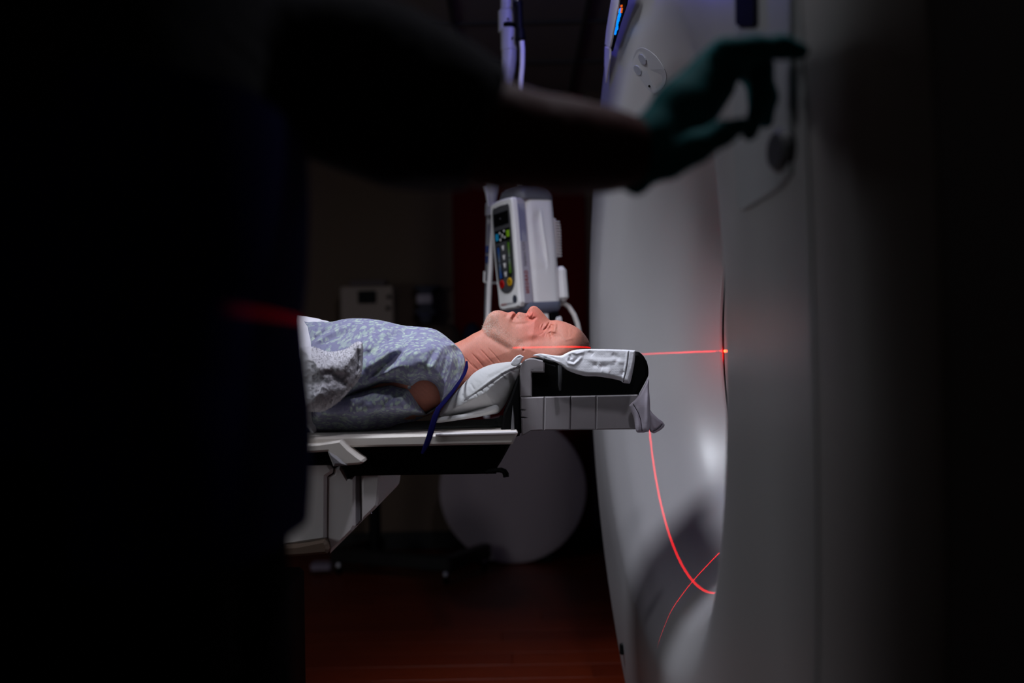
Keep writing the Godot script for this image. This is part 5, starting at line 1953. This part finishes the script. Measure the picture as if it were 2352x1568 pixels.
	for q in castor_at:
		sh = Sh.new()
		sh.tube([Vector3(q.x - 0.012, 0.028, q.z), Vector3(q.x + 0.012, 0.028, q.z)], [0.028], 18)
		put(sh, "castor", M.black, tb)
		sh = Sh.new()
		var bl := PackedVector3Array()
		for k in 7:
			for s in 12:
				var la := PI * (k / 6.0 - 0.5)
				bl.append(Vector3(q.x, 0.05, q.z + 0.028) + Vector3(cos(la) * cos(TAU * s / 12), sin(la), cos(la) * sin(TAU * s / 12)) * 0.012)
		sh.grid(bl, 7, 12, false, true)
		put(sh, "castor_glint", mat(Color(0.92, 0.92, 0.95), 0.2, 0.8), tb)  # white ball stands in for the bright glint on the castor
	sh = Sh.new()
	sh.box(at(820, 1281, 5.02) + Vector3(0, 0, 0.02), Vector3(0.06, 0.048, 0.012), 0.003)
	put(sh, "white_tag", mat(Color(0.45, 0.38, 0.38), 0.6), tb)
	sh = Sh.new()
	sh.prism([at(712, 1298, 5.0), at(758, 1298, 5.0), at(758, 1310, 5.0), at(714, 1312, 5.0)], Vector3(0, 0, -0.12), 0.004)
	tag(put(sh, "paper_box", mat(Color(0.55, 0.50, 0.56), 0.7)), "flat pale box on the floor left of the trolley base", "box")


# ---------------------------------------------------------------- the technologist
func bone(a: Array, b: Array) -> Array:  # [px, py, depth, radius px]
	return [at(a[0], a[1], a[2]), at(b[0], b[1], b[2]), a[3] * a[2] / F, b[3] * b[2] / F]


func technologist() -> void:
	var t := thing("person", "technologist in dark jacket and navy scrubs reaching a gloved hand to the gantry", "person", Vector3(-0.33, 0, -0.84))
	var sho := Vector3(-0.27, 1.335, -0.93)
	var arm := [[790, 195, 0.94, 120], [900, 232, 0.93, 118], [1050, 287, 0.93, 112], [1160, 315, 0.94, 104], [1300, 335, 0.96, 94], [1400, 346, 0.98, 80], [1480, 350, 0.99, 70]]
	# the body, one figure from head to feet
	var bones := []
	var hipl := Vector3(-0.33, 0.92, -0.93)
	var hipr := Vector3(-0.33, 0.92, -0.75)
	bones.append([Vector3(-0.335, 0.95, -0.84), Vector3(-0.325, 1.15, -0.84), 0.115, 0.11])
	bones.append([Vector3(-0.325, 1.15, -0.84), Vector3(-0.325, 1.33, -0.84), 0.12, 0.115])
	bones.append([Vector3(-0.32, 1.38, -1.0), Vector3(-0.32, 1.38, -0.68), 0.062, 0.062])
	bones.append([Vector3(-0.32, 1.40, -0.84), Vector3(-0.30, 1.52, -0.84), 0.06, 0.054])
	bones.append([Vector3(-0.30, 1.60, -0.84), Vector3(-0.285, 1.66, -0.84), 0.078, 0.092])
	bones.append([Vector3(-0.235, 1.56, -0.84), Vector3(-0.23, 1.58, -0.84), 0.045, 0.05])
	bones.append([Vector3(-0.185, 1.615, -0.84), Vector3(-0.175, 1.60, -0.84), 0.012, 0.014])
	for k in arm.size() - 1:
		bones.append(bone(arm[k], arm[k + 1]))
	bones.append([Vector3(-0.35, 1.36, -0.66), Vector3(-0.47, 1.10, -0.62), 0.055, 0.045])
	bones.append([Vector3(-0.47, 1.10, -0.62), Vector3(-0.44, 0.86, -0.64), 0.043, 0.03])
	bones.append([Vector3(-0.44, 0.86, -0.64), Vector3(-0.43, 0.78, -0.65), 0.034, 0.03])
	for h in [hipl, hipr]:
		bones.append([h, Vector3(h.x - 0.0, 0.50, h.z), 0.095, 0.06])
		bones.append([Vector3(h.x, 0.50, h.z), Vector3(h.x - 0.01, 0.09, h.z), 0.055, 0.04])
		bones.append([Vector3(h.x - 0.01, 0.06, h.z), Vector3(h.x + 0.14, 0.045, h.z), 0.045, 0.035])
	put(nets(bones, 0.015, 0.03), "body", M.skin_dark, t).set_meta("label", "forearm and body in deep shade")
	var hairb := [[Vector3(-0.315, 1.66, -0.84), Vector3(-0.30, 1.69, -0.84), 0.1, 0.1], [Vector3(-0.36, 1.60, -0.84), Vector3(-0.36, 1.55, -0.84), 0.06, 0.05]]
	put(nets(hairb, 0.016, 0.03, [[Vector3(-0.235, 1.7, -0.84), Vector3(0.9, -0.45, 0).normalized()]]), "hair", M.hair_dark, t)
	# scrub top: level rings round the trunk; its front edge where the photograph has it
	var edge := [[372, 733], [430, 738], [500, 740], [580, 738], [650, 734], [700, 727], [745, 720], [800, 723], [860, 730], [930, 738], [1000, 743], [1090, 743], [1172, 741]]
	var rows := PackedVector3Array()
	var ns := 56
	for k in edge.size():
		var q: Array = edge[k]
		var pe := at(q[1], q[0], 0.985)
		var u := float(k) / (edge.size() - 1)
		var back := lerpf(-0.47, -0.50, u)
		var hx := (pe.x + 0.006 - back) / 2
		var hz := lerpf(0.18, 0.185, u)
		for s in ns:
			var an := TAU * s / ns
			var c := cos(an)
			var d := sin(an)
			var e := pow(pow(absf(c), 3.2) + pow(absf(d), 3.2), -1.0 / 3.2)
			var wob := 0.004 * sin(3.0 * an + u * 5.0) * u
			rows.append(Vector3(back + hx + (hx + wob) * c * e, pe.y, -0.83 + (hz + wob) * d * e))
	var hem := rows.slice(rows.size() - ns)
	for v in hem:
		rows.append(Vector3(lerpf(v.x, -0.33, 0.03), v.y - 0.002, lerpf(v.z, -0.83, 0.03)))
	for v in hem:
		rows.append(Vector3(lerpf(v.x, -0.33, 0.05), v.y + 0.2, lerpf(v.z, -0.83, 0.05)))
	var sh := Sh.new()
	sh.grid(rows, edge.size() + 2, ns, false, true)
	put(sh, "scrub_top", M.navy, t)
	# jacket: shoulders, chest yoke and the wide sleeve, cut off above the elbow
	var jk := []
	jk.append([Vector3(-0.335, 1.20, -0.84), Vector3(-0.33, 1.36, -0.84), 0.135, 0.128])
	jk.append([Vector3(-0.335, 1.20, -0.95), Vector3(-0.33, 1.36, -0.95), 0.10, 0.10])
	jk.append([Vector3(-0.335, 1.20, -0.74), Vector3(-0.33, 1.36, -0.74), 0.10, 0.10])
	jk.append([Vector3(-0.33, 1.385, -0.98), Vector3(-0.33, 1.385, -0.68), 0.082, 0.082])
	jk.append(bone([740, 170, 0.92, 185], [860, 205, 0.93, 178]))
	jk.append(bone([860, 205, 0.93, 178], [1000, 268, 0.93, 162]))
	jk.append(bone([1000, 268, 0.93, 162], [1230, 345, 0.93, 122]))
	var e0 := at(1165, 200, 0.93)
	var e1 := at(1082, 432, 0.93)
	var cutn := Vector3(e0.y - e1.y, -(e0.x - e1.x), 0).normalized()
	put(nets(jk, 0.013, 0.04, [[e0, cutn], [Vector3(0, at(700, 383, 0.93).y - 0.02, 0), Vector3(0.0, -1, 0)]]), "jacket", M.jacket, t).set_meta("label", "black jacket with a wide short sleeve")
	# trousers
	var tr := []
	for h in [hipl, hipr]:
		tr.append([Vector3(h.x, 0.93, h.z), Vector3(h.x + 0.022, 0.62, h.z), 0.115, 0.098])
		tr.append([Vector3(h.x + 0.022, 0.62, h.z), Vector3(h.x + 0.02, 0.10, h.z), 0.098, 0.082])
	put(nets(tr, 0.016, 0.03, [[Vector3(0, 0.07, 0), Vector3(0, -1, 0)]]), "trousers", M.trousers, t)
	# glove
	var gl := []
	gl.append(bone([1466, 352, 0.99, 78], [1505, 338, 0.99, 74]))
	gl.append(bone([1505, 338, 0.99, 74], [1570, 255, 1.0, 70]))
	gl.append(bone([1570, 255, 1.0, 70], [1668, 137, 1.02, 52]))
	gl.append(bone([1560, 300, 1.03, 60], [1640, 190, 1.07, 52]))
	gl.append(bone([1430, 412, 0.99, 20], [1462, 425, 0.99, 26]))
	# index: out along the panel; middle, ring and little finger bent down; thumb below
	var fg := [
		[[1672, 118, 0.99, 33], [1735, 112, 1.0, 28], [1795, 108, 1.01, 25], [1838, 118, 1.02, 21]],
		[[1675, 132, 1.02, 33], [1742, 138, 1.04, 30], [1752, 225, 1.045, 25], [1722, 306, 1.04, 19]],
		[[1672, 142, 1.06, 31], [1745, 150, 1.08, 28], [1762, 222, 1.085, 23], [1760, 278, 1.08, 18]],
		[[1665, 150, 1.10, 27], [1728, 165, 1.12, 24], [1742, 225, 1.12, 20], [1730, 272, 1.115, 16]],
		[[1535, 372, 0.97, 42], [1600, 338, 0.96, 34], [1660, 306, 0.965, 27], [1705, 287, 0.98, 20]]]
	for f in fg:
		for k in 3:
			gl.append(bone(f[k], f[k + 1]))
	put(nets(gl, 0.0045, 0.010), "glove", M.glove, t).set_meta("label", "teal rubber glove with bent fingers")
